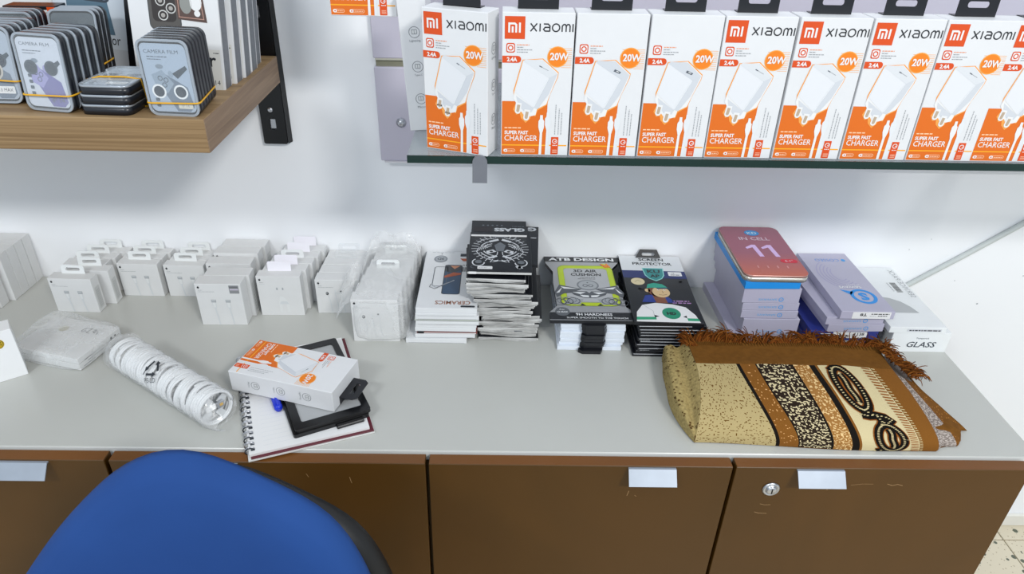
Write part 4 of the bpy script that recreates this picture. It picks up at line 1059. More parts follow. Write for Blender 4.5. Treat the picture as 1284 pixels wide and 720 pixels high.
P.poly([(.004, .001), (.008, .030), (.020, .052), (.044, .060), (.074, .056), (.094, .048), (.106, .024), (.110, .001)], PAPER, 3)
P.poly([(.0045, .006), (.038, .008), (.038, .016), (.006, .015)], mat('#2f9d74', .5, var=0), 4); P.poly([(.090, .006), (.110, .006), (.108, .014), (.090, .014)], mat('#2f9d74', .5, var=0), 4)
P.line([(.024, .050), (.036, .034), (.036, .020)], .0006, GREY, 4); P.disc(.066, .028, .0155, mat('#1f8a6a', .5, var=0), 4, .0175, 22); P.text('HD', .066, .023, .009, K2, 5, w=.016, bold=.05, anchor='c')
P.poly([(.036, .014), (.044, .018), (.036, .022)], K2, 5); P.poly([(.090, .014), (.084, .018), (.090, .022)], K2, 5)
P.tiny(.074, .066, .104, .004, mat('#b58ac0', .5, var=0), 2, 8); P.tiny(.074, .060, .106, .004, mat('#b58ac0', .5, var=0), 2, 9)
t = flat_pack('screen_protector_pack', 'figure printed pack with teal shield topping the black stack', 'box', .2885, -.2325, .0632, W2, L2-.001, .0062, -1.2, BLACK, P, None)
b = MB(); b.prism([(-.024, 0), (.024, 0), (.016, .016), (-.016, .016)], .001, .0022, BLACK, Matrix.Translation((-.002, L2-.006, .006)) @ Matrix.Rotation(math.radians(65), 4, 'X'), [rr(-.012, .004, .012, .010, .002, 3)]); b.build('hang_tab', t, label='black hang tab')

# ---- H: lavender boxes with tin on top
LAV = mat('#b5b2c6', .34, var=.05, scale=14, spec=.5); LAVD = mat('#a6a2c0', .4, var=.04)
CY = mat('#2f97dd', .4, var=0)
def lavfront(w_, th, right=True, txt=True):
    P = Print()
    if txt:
        s_ = min(th, .014)/.014; xc = w_*.68; zc = min(th*.45, .007)
        P.ring(xc, zc, .0036*s_, .0012, CY, 1, .0036*s_); P.text('S', xc, zc-.0014, .0028, CY, 2, anchor='c')
        # word turned upside down, as on the lids
        Q = Print(); Q.text('SAWAVS', 0, 0, .0042, mat('#79a9d8', .4, var=0), 1, w=.032, bold=.02)
        for pts, tr, m, L in Q.items: P.items.append(([(xc-.007-a, zc+.0021-c) for a, c in pts], tr, m, L))
    return P
Hs = [(.4134, .505, 0, .0158, 1), (.4300, .5290, .0162, .0490, 1), (.4240, .5220, .0494, .0648, 1), (.4230, .5210, .0652, .0800, 1), (.4200, .5200, .0804, .1095, 1)]
for i, (x0, x1, z0, z1, tx) in enumerate(Hs):
    x1 = min(x1, x0+.098)
    flat_pack('lavender_box', f'lavender phone screen box, {nth(i, 5) if i < 4 else "uppermost"} under the blue box', 'box', (x0+x1)/2-.004*0, -.184+random.uniform(-.002, .001), z0, x1-x0, .180, z1-z0-.0003, [1.5, .4, -.3, .8, .3][i]*1.0, LAV, None, lavfront(x1-x0, z1-z0, txt=True), None, 'lavender boxes left of the leaning stack')
SKY = mat('#1f8fe0', .4, var=.02)
flat_pack('blue_box', 'bright blue box between the lavender boxes and the pink tin', 'box', .4655, -.186, .1098, .094, .186, .0135, 1.2, SKY)
t = thing('phone_tin', 'pink and orange tin reading 11, on the blue box', 'tin', (.4700, -.1870, .1236), (0, 0, 0))
b = MB(); tw, tl_ = .110, .183
b.prism(rr(-tw/2, 0, tw/2, tl_, .014, 7), 0, .0085, mat('#c9c6bd', .25, metal=.6, var=.05), smooth=True); b.build('tin_base', t, label='silver tin rim')
def pink_sheen():
    m = bpy.data.materials.new('pink_foil_sky_sheen'); m.use_nodes = True; nt = m.node_tree; L = nt.links; bs = nt.nodes['Principled BSDF']
    tc = nt.nodes.new('ShaderNodeTexCoord'); sp = nt.nodes.new('ShaderNodeSeparateXYZ'); r = nt.nodes.new('ShaderNodeValToRGB'); e = r.color_ramp.elements
    mp = nt.nodes.new('ShaderNodeMath'); mp.operation = 'MULTIPLY'; mp.inputs[1].default_value = 5.4
    e[0].color = (*lin('#c9705c'), 1); e[1].color = (*lin('#a56676'), 1); e[1].position = .45  # foil gradient, lightened towards pink to stand in for reflected sky
    L.new(tc.outputs['Object'], sp.inputs[0]); L.new(sp.outputs[1], mp.inputs[0]); L.new(mp.outputs[0], r.inputs[0]); L.new(r.outputs[0], bs.inputs['Base Color']); bs.inputs['Roughness'].default_value = .25; return m
b = MB(); b.prism(rr(-tw/2+.0004, .0004, tw/2-.0004, tl_-.0004, .0138, 7), .0087, .0125, pink_sheen(), side=mat('#b78b83', .3, metal=.4), smooth=True)
P = Print(); PK = mat('#e4c3f2', .4, var=0)
for xo in (-.026, .002): P.poly([(xo+.016, .066), (xo+.024, .066), (xo+.020, .110), (xo+.013, .110), (xo+.0, .100), (xo+.001, .094), (xo+.0125, .100)], PK, 1)
P.text('IN CELL', .0, .128, .012, mat('#ddc2cf', .4, var=0), 1, w=.056, bold=.02, anchor='c'); P.disc(.002, .157, .0135, CY, 1, .011, 24); P.text('KD', .002, .152, .009, mat('#cfe6f6', .4, var=0), 2, w=.018, bold=.03, anchor='c')
P.rrect(.021, .045, .050, .058, .006, mat('#d8384a', .4, var=0), 1); P.text('6.1"', .0355, .0485, .0065, PAPER, 2, anchor='c')
for i in range(4): P.rect(-.026+i*.017, .026, -.0235+i*.017, .034, mat('#d89a98', .4, var=0), 1)
b.decal(P, (0, 0, .0125), (1, 0, 0), (0, 1, 0)); b.build('lid', t, label='pink to orange foil lid, sky reflection put into its colour')

# ---- I: leaning lavender stack
NV = mat('#25307e', .4, var=.06)
def xat(px, py, y): return on_y(px, py, y).x
yI = -.200
P = Print(); P.rect(.045, .001, .090, .009, PAPER, 1); P.text('8ELT', .088, .0075, .0045, INK, 2, w=.018, bold=.02, rot=180); P.tiny(.048, .003, .066, .0015, INK, 2, 2); P.tiny(.048, .0055, .062, .0015, INK, 2, 3)
fn = Print(); fn.rect(.040, .0025, .100, .0155, PAPER, 1); fn.text('1138', .078, .008, .006, INK, 2, w=.017, bold=.02); fn.tiny(.044, .008, .066, .002, INK, 2, 5); fn.tiny(.044, .0045, .068, .002, INK, 2, 6)
for i in range(3): fn.rect(.018, .003+.004*i, .036, .0045+.004*i, PAPER, 1)
lz = [(0, .0172, 'n'), (.0175, .0347, 'n'), (.035, .0500, 'l'), (.0503, .0655, 'l')]
pxl = [(1016, 1104), (1018, 1104), (1036, 1107), (1031, 1104)]
for i, (z0, z1, kd) in enumerate(lz):
    x0 = xat(pxl[i][0], 413, yI); x1 = xat(pxl[i][1], 415, yI)
    nm = ['bottom navy blue box in the stack with the S logo box', 'navy blue box with white label reading 1138', 'lower lavender box resting on the navy boxes', 'upper lavender box, right under the S logo box'][i]
    t = flat_pack('phone_screen_box', nm, 'box', (x0+x1)/2+(0 if kd == 'n' else .001), yI+(.002 if kd == 'n' else 0), z0, (x1-x0), .194, z1-z0, [1, 1, 2.2, 2.8][i], NV if kd == 'n' else LAV, None, fn if kd == 'n' else lavfront(x1-x0, z1-z0))
    if kd == 'n':
        b = MB(); P_ = Print()
        P_.text('iCELL', .03, .005, .008, mat('#6a74b8', .4, var=0), 1, w=.028)
        b.decal(P_, (-(x1-x0)/2, .194, 0), (0, -1, 0), (0, 0, 1)); b.build('side_print', t)
        b = MB(); b.box((x1-x0)/2+.0005, (x1-x0)/2+.012, .002, .06, .0, z1-z0, mat('#23242b', .45), .002); b.build('black_flap', t, label='dark grey side flap')
P = Print(); w_ = .0925
def back_decal(P, lst):
    pass
SB = Print()   # readable from the wall side
SB.text('SAWAVS', w_*.30, .138, .006, PAPER, 1, w=.036, bold=.02)
P = Print()
P.ring(.0, .0, .001, .001, CY, 0)
Stop = Print(); Stop.ring(w_*.36, .157, .0190, .0062, mat('#1f8fe0', .35, var=0), 1, .0210, 0, 360, 28); Stop.poly([(w_*.36+.012, .141), (w_*.36+.034, .1345), (w_*.36+.020, .152)], mat('#1f8fe0', .35, var=0), 1)
Stop.text('S', w_*.36, .1445, .025, mat('#1f8fe0', .35, var=0), 1, bold=.05, anchor='c'); Stop.text('SAWAVS', w_*.26, .122, .007, PAPER, 1, w=.040, bold=.02)
Stop.tiny(w_*.26, .1175, w_*.26+.024, .002, PAPER, 1, 4)
Stop.text('COSSEO', w_*.25, .022, .010, mat('#5b93dd', .4, var=0), 1, w=.046, bold=-.005); Stop.disc(w_*.16, .027, .004, CY, 1, .005, 10)
for i in range(5): Stop.ring(w_*.50, .080, .012+.006*i, .002, mat('#a5a1c2', .4, var=0), 0, .022+.007*i, -60, 130)
ftr = Print(); ftr.rrect(.020, .0008, .086, .0142, .001, PAPER, 1); ftr.text('T8', .045, .0115, .0055, INK, 2, w=.012, bold=.03, rot=180)
ftr.tiny(.052, .0092, .083, .0024, INK, 2, 1); ftr.tiny(.050, .0055, .062, .0012, GREY, 2, 2); ftr.tiny(.064, .0055, .080, .002, INK, 2, 3)
x0 = .6295
flat_pack('phone_screen_box', 'lavender box with big blue S logo on its lid, stack top', 'box', x0, -.2065, .0658, w_, .205, .0152, .6, LAV, None, ftr, Stop)

# ---- J: white glass boxes
fr = Print()
def serif_glass(P, x, y, h, w_, m):
    P.text('GLASS', x, y, h, m, 1, w=w_, bold=.012, shear=.25)
serif_glass(fr, .028, .010, .0115, .050, mat('#39424c', .5, var=0)); fr.text('Tempered', .053, .0265, .0038, mat('#39424c', .5, var=0), 1, w=.022, anchor='c')
WB = mat('#e8ebec', .42, var=.015)
flat_pack('glass_box', 'deep white box reading GLASS at the right end of the counter', 'box', .735, -.208, 0, .101, .204, .0400, -.3, WB, None, fr)
fr = Print(); fr.rect(.030, .003, .090, .0085, mat('#d0d3d8', .5, var=0), 1); fr.tiny(.034, .0045, .088, .0028, INK, 2, 4)
P = Print(); P.poly([(.0, .045), (.072, .045), (.066, .065), (.056, .082), (.040, .094), (.024, .098), (.0, .098)], mat('#b4b7b9', .5, var=0), 1)
Q = Print(); Q.text('SERVICE PACK', 0, 0, .010, mat('#9fa3a6', .5, var=0), 1, w=.100, bold=-.005)
for pts, tr, m, L in Q.items: P.items.append(([(.0845+c, .100+a) if False else (.094-(.010-c)+.0, .196-(.100-a)*1.0-.010) if False else (.084+(.010-c)*-1+.010, .098+(a)) for a, c in pts], [tuple(reversed(f)) for f in tr], m, L))
rd = random.Random(9); yb = .115
while yb < .148: ww = rd.uniform(.0006, .0018); P.rect(.066, yb, .077, yb+ww, INK, 1); yb += ww+rd.uniform(.0007, .0015)
P.items += [([(.060, .118+i*.004), (.0625, .118+i*.004), (.0625, .120+i*.004), (.060, .120+i*.004)], [(0, 1, 2, 3)], GREY, 1) for i in range(8)]
flat_pack('glass_box', 'slim white service pack box with barcode on the GLASS box', 'box', .7235, -.209, .0402, .098, .2055, .0120, -.2, WB, P, fr)

# ================================================================= RUG
def lerp_tab(tab, x):
    for (a, fa), (c, fc) in zip(tab, tab[1:]):
        if x <= c: return fa+(fc-fa)*(x-a)/(c-a)
    return tab[-1][1]
# bottom x and top x of every colour boundary, measured on the counter and on the ridge
RB = [(.292, .315), (.407, .376), (.412, .382), (.439, .404), (.442, .410), (.485, .463), (.490, .467), (.516, .492), (.526, .500), (.531, .506), (.603, .576), (.614, .589), (.642, .628), (.674, .650), (.702, .668)]
XB0, XB1 = RB[0][0], RB[-1][0]
def smooth(a, c, x):
    x = max(0, min(1, (x-a)/(c-a))); return x*x*(3-2*x)
def rug_x(xb, t_):
    xt = lerp_tab([(p, q) for p, q in RB], xb); g_ = smooth(.0, 1.05, t_)
    return xb+(xt-xb)*g_
def rug_h(xb):
    return .050*(1-.12*smooth(.56, .64, xb))*(1-.30*smooth(.640, .656, xb))*(1-.35*smooth(.66, .702, xb))
def rug(xb, t_):
    """t 0 front foot on the counter, 1 ridge, 2 back edge of the fold"""
    h = rug_h(xb)
    yf = -.4405-.013*smooth(.29, .55, xb)+.010*smooth(.640, .656, xb)+.034*smooth(.668, .702, xb)**2
    x = rug_x(xb, min(t_, 1.0))
    if t_ <= 1:
        a = t_*PI/2; y = yf+(-.318-yf)*(1-math.cos(a)); z_ = .0015+h*math.sin(a)**.9
        y -= .0035*math.sin(a*2)
    else:
        k_ = t_-1; y = -.318+.068*k_; z_ = .0015+h*(1-.10*k_*k_)-.003*math.sin(k_*PI); x = rug_x(xb, 1)+.002*k_+.006*k_*smooth(.3, .7, xb)
    z_ += .0016*noise.noise(Vector((x*14, y*14, 2)))
    # crease at the folded left end
    return Vector((x, y, max(z_, .0012)))
def rugmat():
    m = bpy.data.materials.new('woven_rug'); m.use_nodes = True; nt = m.node_tree; L = nt.links; bs = nt.nodes['Principled BSDF']
    bs.inputs['Roughness'].default_value = .95; bs.inputs['Specular IOR Level'].default_value = .15
    uv = nt.nodes.new('ShaderNodeUVMap'); uv.uv_map = 'UVMap'; sp = nt.nodes.new('ShaderNodeSeparateXYZ'); L.new(uv.outputs[0], sp.inputs[0])
    def ramp(stops):
        r = nt.nodes.new('ShaderNodeValToRGB'); r.color_ramp.interpolation = 'CONSTANT'; e = r.color_ramp.elements
        while len(e) < len(stops): e.new(.5)
        for el, (p, c) in zip(e, stops): el.position = p; el.color = (*lin(c), 1) if isinstance(c, str) else (c, c, c, 1)
        L.new(sp.outputs[0], r.inputs[0]); return r
    f = lambda i: .1+.9*(RB[i][0]-XB0)/(XB1-XB0)
    BE, BR, BK, OR, CRM, GR, DB = '#b3a071', '#80521f', '#17130f', '#9f703a', '#cfc095', '#7f746d', '#744a1c'
    base = ramp([(0, BE), (f(1), BK), (f(2), BR), (f(3), BK), (f(4), '#2a1f17'), (f(5), BK), (f(6), OR), (f(7), BK), (f(8), BR), (f(9), CRM), (f(11), BR), (f(12), GR), (f(13), DB)])
    speck = ramp([(0, '#67481a'), (f(1), BK), (f(2), '#d9a368'), (f(3), BK), (f(4), '#d3c39a'), (f(5), BK), (f(6), '#e3c189'), (f(7), BK), (f(8), BR), (f(9), CRM), (f(11), '#a3662a'), (f(12), '#b7aca4'), (f(13), '#a97334')])
    amt = ramp([(0, .47), (f(1), 0.), (f(2), .36), (f(3), 0.), (f(4), .64), (f(5), 0.), (f(6), .60), (f(7), 0.), (f(11), .2), (f(12), .7), (f(13), .4)])
    # woven pixels: snap the uv to a fine lattice, then noise
    sn = nt.nodes.new('ShaderNodeVectorMath'); sn.operation = 'SNAP'; sn.inputs[1].default_value = (.0038, .0105, 1); L.new(uv.outputs[0], sn.inputs[0])
    wn = nt.nodes.new('ShaderNodeTexNoise'); wn.inputs['Scale'].default_value = 1; wn.inputs['Detail'].default_value = 1
    sc = nt.nodes.new('ShaderNodeVectorMath'); sc.operation = 'MULTIPLY'; sc.inputs[1].default_value = (125, 52, 1); L.new(sn.outputs[0], sc.inputs[0]); L.new(sc.outputs[0], wn.inputs['Vector'])
    th = nt.nodes.new('ShaderNodeMapRange'); th.inputs['From Min'].default_value = 0; th.inputs['From Max'].default_value = 1; th.inputs['To Min'].default_value = .82; th.inputs['To Max'].default_value = .40
    L.new(amt.outputs[0], th.inputs[0])
    gt = nt.nodes.new('ShaderNodeMath'); gt.operation = 'GREATER_THAN'; L.new(wn.outputs[0], gt.inputs[0]); L.new(th.outputs[0], gt.inputs[1])
    mx = nt.nodes.new('ShaderNodeMixRGB'); L.new(gt.outputs[0], mx.inputs[0]); L.new(base.outputs[0], mx.inputs[1]); L.new(speck.outputs[0], mx.inputs[2])
    n2 = nt.nodes.new('ShaderNodeTexNoise'); n2.inputs['Scale'].default_value = 700; tc = nt.nodes.new('ShaderNodeTexCoord'); L.new(tc.outputs['Object'], n2.inputs['Vector'])
    bp = nt.nodes.new('ShaderNodeBump'); bp.inputs['Strength'].default_value = .5; bp.inputs['Distance'].default_value = .001; L.new(n2.outputs[0], bp.inputs['Height']); L.new(bp.outputs[0], bs.inputs['Normal'])
    L.new(mx.outputs[0], bs.inputs['Base Color']); return m
RUGM = rugmat(); RBR = mat('#714a1d', .95, var=.12, scale=120, bump=.4, spec=.1); RBE = mat('#a3905f', .95, var=.25, scale=260, bump=.4, spec=.1)
rugt = thing('folded_rug', 'folded brown and beige patterned rug with fringe at counter front', 'rug', (0, 0, 0))
b = MB(); nu, nv = 110, 26; UV = []
vs_ = []
for j in range(nv+1):
    for i in range(nu+1):
        xb = XB0+(XB1-XB0)*i/nu; vs_.append(rug(xb, j/nv)); UV.append((.1+.9*i/nu, j/nv))
fs = [(j*(nu+1)+i, j*(nu+1)+i+1, (j+1)*(nu+1)+i+1, (j+1)*(nu+1)+i) for j in range(nv) for i in range(nu)]
b.add(vs_, fs, RUGM, True)
me = b.mesh('patterned_fold'); ul = me.uv_layers.new(name='UVMap')
for p in me.polygons:
    for li in p.loop_indices: ul.data[li].uv = UV[me.loops[li].vertex_index]
o = share('patterned_fold', me, rugt)
# brown border on top of the fold with a hem, plus the body below it
b = MB(); b.grid(lambda u_, v_: rug(XB0+(.652-XB0)*u_, 1+v_)+Vector((0, 0, .0006*(v_ > 0))), 90, 12, RBR)
def hem(u_, v_):
    p = rug(XB0+(.652-XB0)*u_, 2.0); a = v_*PI/2*1.0
    return Vector((p.x, p.y+.004*math.sin(a), .0015+(p.z-.0015)*math.cos(a)))
b.grid(hem, 90, 8, RBR); b.build('brown_border', rugt, label='plain brown border along the top of the fold')
# ribbed line of knots at the root of the fringe
# left end: two rolled layers
def left_end(u_, v_):
    p = rug(XB0, 2*v_); w2 = .040*smooth(0, .42, v_)-.006*smooth(.6, 1, v_)
    a = u_*PI
    q = Vector((p.x-w2*math.sin(min(a, PI*.62)/.62/2 if a < PI*.62 else PI/2), p.y+.010*u_*smooth(0, .3, v_), p.z*(1-.30*math.sin(a*.9))*(1-smooth(.45, 1, u_))+.0))
    q.z -= .010*math.exp(-((u_-.16)/.09)**2)*smooth(.05, .3, v_)
    q.z = max(.0014, q.z); return q
b = MB(); b.grid(left_end, 24, 44, RBE)
le = b.build('folded_end', rugt, label='speckled beige folded left end')
P = Print(); 
# brown flecks on the folded end
fb = MB(); rd = random.Random(5); FK = mat('#5a3f14', .95, var=0)
for i in range(190):
    u_, v_ = rd.random(), rd.random()
    for fn_ in (left_end,):
        p = fn_(u_, v_); p1 = fn_(min(1, u_+.06), v_); p2 = fn_(u_, min(1, v_+.012)); d1 = (p1-p); d2 = (p2-p)
        nn = d1.cross(d2)
        if nn.length < 1e-9: continue
        nn.normalize(); nn = nn if nn.x < 0 or nn.z > 0 else -nn
        c_ = p+nn*.0005
        d1 = d1.normalized()*.0014; d2 = d2.normalized()*.0011
        fb.add([c_-d1-d2, c_+d1-d2, c_+d1+d2, c_-d1+d2], [(0, 1, 2, 3)], FK)
o = fb.build('fleck', rugt); o['kind'] = 'stuff'
# right end layers under the grey band
def right_end(u_, v_):
    p = rug(XB1, 2*v_*.9); q = p+Vector((.010*math.sin(u_*PI/2), 0, 0)); q.z = max(.0014, p.z*math.cos(u_*PI/2)); return q
b = MB(); b.grid(right_end, 8, 30, RBR)
def under(u_, v_):
    # bottom layer: from under the grey band out to a rounded corner at the right
    x = .640+(.066-.030*v_**1.3)*math.sin(u_*PI/2)+.0; y = -.440+.153*v_
    y += .030*u_**4*(1-v_)**2; x -= .016*(1-v_)**6*u_
    zz = .0200*math.cos(u_*PI/2)**.45*(1-.15*v_)*(.35+.65*smooth(0, .10, v_))+.0018*math.sin(u_*7)
    return Vector((x, y, max(.0014, zz)))
b.grid(under, 20, 20, RBR)
b.build('under_layer', rugt, label='plain brown bottom layer at the right end')
b = MB(); b.grid(lambda u_, v_: rug(.652+(.702-.652)*u_, 1+v_*.85)+Vector((0, 0, -.0008)), 20, 10, mat('#7f746d', .95, var=.35, scale=400, spec=.1)); b.build('grey_band', rugt)
# chain motif and black zigzag woven into the cream band: raised thread geometry
def surf(xb, t_, off):
    p = rug(xb, t_); px_ = rug(xb+.002, t_)-p; pt = rug(xb, min(t_+.02, 1))-rug(xb, max(0, t_-.02)); n_ = px_.cross(pt)
    if n_.length > 0: n_.normalize()
    if n_.z < 0 and n_.y > 0: n_ = -n_
    return p+n_*off
CK = mat('#15120f', .95, var=0, spec=.1); CC = mat('#cdbb8c', .95, var=0, spec=.1); CB2 = mat('#8f5320', .95, var=0, spec=.1)
mot = MB()
XC = (.531+.603)/2
def ribbon(path, wd, m, off):
    """path in (s along x metres from band centre, t)"""
    pts = path; vv = []; ff = []
    for i, (a, c) in enumerate(pts):
        a0, c0 = pts[max(0, i-1)]; a1, c1 = pts[min(len(pts)-1, i+1)]
        dx, dt = (a1-a0), (c1-c0)*.15; l = math.hypot(dx, dt) or 1
        nx, nt_ = -dt/l, dx/l/.15
        vv += [surf(XC+a+nx*wd/2, max(0, min(1, c+nt_*wd/2)), off), surf(XC+a-nx*wd/2, max(0, min(1, c-nt_*wd/2)), off)]
    for i in range(len(pts)-1): ff.append((2*i, 2*i+1, 2*i+3, 2*i+2))
    mot.add(vv, ff, m)
def loop(cx, ct, rx, rt, a0=0, a1=360, n=26, tw=0): 
    o_ = []
    for i in range(n+1):
        a = math.radians(a0+(a1-a0)*i/n); x = rx*math.cos(a); y = rt*math.sin(a); o_.append((cx+x+tw*y, ct+y))
    return o_
outer = [loop(.008, .20, .0185, .185), loop(-.009, .76, .0165, .215)]
bars = [[(.010+.001*math.sin(q), .06+.028*q) for q in range(11)], [(-.010+.001*math.sin(q), .62+.028*q) for q in range(11)]]
link = [[(.000, .36), (.006, .42), (.004, .475), (-.006, .52), (-.013, .56)], [(-.018, .50), (-.010, .485), (.004, .49), (.016, .47), (.022, .44), (.014, .405), (.002, .41)], [(-.022, .93), (-.012, .99)], [(-.016, .01), (.0, .03)]]
for p in outer+bars+link: ribbon(p, .0150, CB2, .0006)
for p in outer+bars+link: ribbon(p, .0118, CK, .0010)
for p in outer+bars+link:
    L_ = len(p); st = 1
    for i in range(0, L_-1, st):
        for hh in (0, .5):
            a = p[i][0]*(1-hh)+p[i+1][0]*hh; c = p[i][1]*(1-hh)+p[i+1][1]*hh
            ribbon([(a-.0022, c), (a+.0012, c+.003)], .0013, CC, .0014)
# stitch ticks at the border of the cream band
for i in range(34):
    t_ = (i+.5)/34
    xa = .606-XC; ribbon([(xa-.004, t_), (xa+.007, t_-.006)], .0018, CC if False else CB2, .0009)
    ribbon([(xa+.009, t_), (xa+.013, t_-.004)], .0014, CC, .0009)
o = mot.build('chain_motif', rugt, label='black and brown chain motif woven on the cream band')
# fringe: many loose brown threads along the back top edge
fr_ = MB(); rd = random.Random(8); FB = [mat('#703c14', .95, var=.1, spec=.1), mat('#85501e', .95, var=.1, spec=.1), mat('#55300f', .95, var=.1, spec=.1)]
def strand(p, an, L_, up_, bend, col):
    pts = []; q = Vector(p); a = an; el = up_
    for s_ in range(7):
        pts.append(Vector((q.x, q.y, max(q.z, .0015)))); st = L_/6
        q = q+Vector((math.cos(a)*math.cos(el), math.sin(a)*math.cos(el), math.sin(el)))*st
        a += bend; el -= .28
    fr_.tube(pts, [.0011, .0011, .0010, .0009, .0008, .0007, .0004], FB[col], 3, cap=False)
for c_ in range(92):
    u_ = (c_+rd.random())/92; xb = XB0+(.664-XB0)*u_; base = rug(xb, 1.95); base.z += .001
    right = rd.random() < .75
    an0 = math.radians(rd.uniform(35, 80) if right else rd.uniform(95, 140)); bd = rd.uniform(-.22, -.02) if right else rd.uniform(0, .2)
    L0 = rd.uniform(.022, .038); e0 = rd.uniform(.35, 1.15)
    for k_ in range(8):
        strand(base+Vector((rd.gauss(0, .0022), rd.gauss(0, .0015), 0)), an0+rd.gauss(0, .16), L0*rd.uniform(.75, 1.1), e0+rd.gauss(0, .18), bd+rd.gauss(0, .05), rd.choice((0, 0, 1, 2)))
for c_ in range(34):   # right-hand corner, tassels falling to the counter
    u_ = c_/34; base = Vector((.628+.030*u_, -.268-.062*u_, .048-.010*u_)); an0 = math.radians(rd.uniform(-25, 55)); L0 = rd.uniform(.020, .036); e0 = rd.uniform(.1, .7)
    for k_ in range(9):
        strand(base+Vector((rd.gauss(0, .002), rd.gauss(0, .003), 0)), an0+rd.gauss(0, .2), L0*rd.uniform(.7, 1.1), e0+rd.gauss(0, .2), rd.gauss(0, .08), rd.choice((0, 0, 1, 2)))
for i in range(60):   # few at the left corner
    strand(Vector((.318+rd.uniform(-.006, .014), -.262+rd.uniform(-.006, .01), .048)), math.radians(rd.uniform(80, 160)), rd.uniform(.014, .030), rd.uniform(.2, .9), rd.gauss(0, .1), rd.choice((0, 1, 2)))
o = fr_.build('fringe', rugt, label='loose brown thread fringe'); o['kind'] = 'stuff'
kn = MB()
for i in range(90):
    p = rug(XB0+.006+(.640-XB0)*i/90, 1.86); p2 = rug(XB0+.006+(.640-XB0)*i/90, 2.0)
    kn.tube([p+Vector((0, -.004, .0006)), p+Vector((0, .002, .0018)), p2+Vector((0, .001, .001))], .0009, RBR, 4, cap=False)
o = kn.build('fringe_knots', rugt); o['kind'] = 'stuff'
# inner fill so that the fold is a solid roll from every side
b = MB(); b.grid(lambda u_, v_: Vector((rug(XB0+(XB1-XB0)*u_, 2*v_ if v_ <= 1 else 2).x, rug(XB0+(XB1-XB0)*u_, 2*v_).y, .0011)), 40, 10, RBR); b.build('bottom_layer', rugt)

# ================================================================= LENS PROTECTOR TINS ON THE OAK SHELF
TB = mat('#1a1d24', .3, var=.05); TR = mat('#aab2bb', .22, metal=.3, var=.05)
def tin_print(kind):
    P = Print(); bg = {0: '#aab9cb', 1: '#cbd1dc', 2: '#aab5c3', 3: '#525c64'}[kind]
    P.rrect(-.028, .005, .028, .087, .007, mat(bg, .35, var=.02), 0)
    if kind in (0, 1, 2):
        tx = mat('#4a545f', .4, var=0)
        if kind == 0: P.text('CAMERA FILM', -.0235, .0755, .0042, tx, 1, w=.042)
        if kind == 1: P.text('CAMERA FILM', -.0235, .0775, .0038, tx, 1, w=.040)
        P.tiny(-.021, .071, .004, .0013, tx, 1, 2); P.tiny(-.021, .068, -.004, .0012, tx, 1, 3)
        ph = mat('#6f7d8e' if kind != 1 else '#7672a8', .35, var=0); ph2 = mat('#93a3b4' if kind != 1 else '#9e9bcb', .35, var=0); dk_ = mat('#3c4652', .3, var=0)
        P.poly([(-.004, .052), (.022, .036), (.026, .012), (.020, .006), (.004, .006), (-.012, .036)], ph, 1)
        P.poly([(-.020, .050), (-.006, .056), (.006, .040), (-.004, .028), (-.016, .034)], ph2, 2); P.poly([(.006, .052), (.024, .062), (.026, .058), (.012, .046)], dk_, 2)
        for x, y in ((-.010, .046), (-.003, .044), (-.006, .038)): P.ring(x, y, .0026, .0008, dk_, 3)
        P.disc(-.008, .060, .0048, mat('#808d9b', .35, var=0), 2, .0028, 14); P.disc(.004, .051, .003, ph2, 3, .0045, 12)
        rl = mat('#eef1f3', .3, var=0)
        yy_ = .030 if kind == 0 else .052
        for x in (-.0145, .0125):
            P.disc(x, yy_, .0088, rl if kind == 0 else dk_, 4, None, 24); P.disc(x, yy_, .0066, mat('#2b3340', .15, var=0), 5, None, 24)
        for y in (.044, .037, .030, .023) if kind == 1 else (.022, .015): P.rrect(-.021, y-.004, -.016, y, .001, mat('#4b5562', .35, var=0), 6)
        if kind == 0: P.rrect(.006, .0095, .024, .0165, .001, mat('#d9d7cb', .45, var=0), 6); P.text('IP 14', .015, .0113, .0032, GREY, 7, anchor='c')
        if kind == 1: P.text('IP 14', .013, .011, .0062, mat('#70757c', .4, var=0), 6, w=.017, anchor='c')
        if kind == 2: P.rrect(-.002, .012, .024, .021, .001, PAPER, 6); P.text('P13 MAX', .011, .0145, .004, INK, 7, anchor='c', w=.021); P.disc(.002, .040, .0125, mat('#cfc9c0', .3, metal=.4, var=0), 6, None, 24); P.disc(.002, .040, .010, mat('#6a665c', .25, var=0), 7, None, 24)
    return P
_tm = {}
def tin(kind, label, loc, rot, group):
    if kind not in _tm:
        b = MB(); b.prism(rr(-.0315, 0, .0315, .092, .010, 6), -.0108, -.0012, TB, Matrix.Rotation(PI/2, 4, 'X'), smooth=True); c = b.mesh('tin_case')
        b = MB(); M_ = Matrix.Rotation(PI/2, 4, 'X')
        b.prism(rr(-.0315, 0, .0315, .092, .010, 6), -.0012, .0016, TR, M_, [rr(-.0290, .0025, .0290, .0895, .008, 6)], smooth=True); r_ = b.mesh('cover_rim')
        b = MB(); b.decal(tin_print(kind), (0, -.0001, 0), (1, 0, 0), (0, 0, 1), .0001, .00008); pc = b.mesh('insert_card')
        b = MB(); b.prism(rr(-.0290, .0025, .0290, .0895, .008, 6), .0013, .0015, CLEAR, M_); cl = b.mesh('clear_cover')
        _tm[kind] = (c, r_, pc, cl)
    t = thing('lens_protector_tin', label, 'tin', loc, rot, group)
    for nm, me_ in zip(('tin_case', 'cover_rim', 'insert_card', 'clear_cover'), _tm[kind]): share(nm, me_, t)
    return t
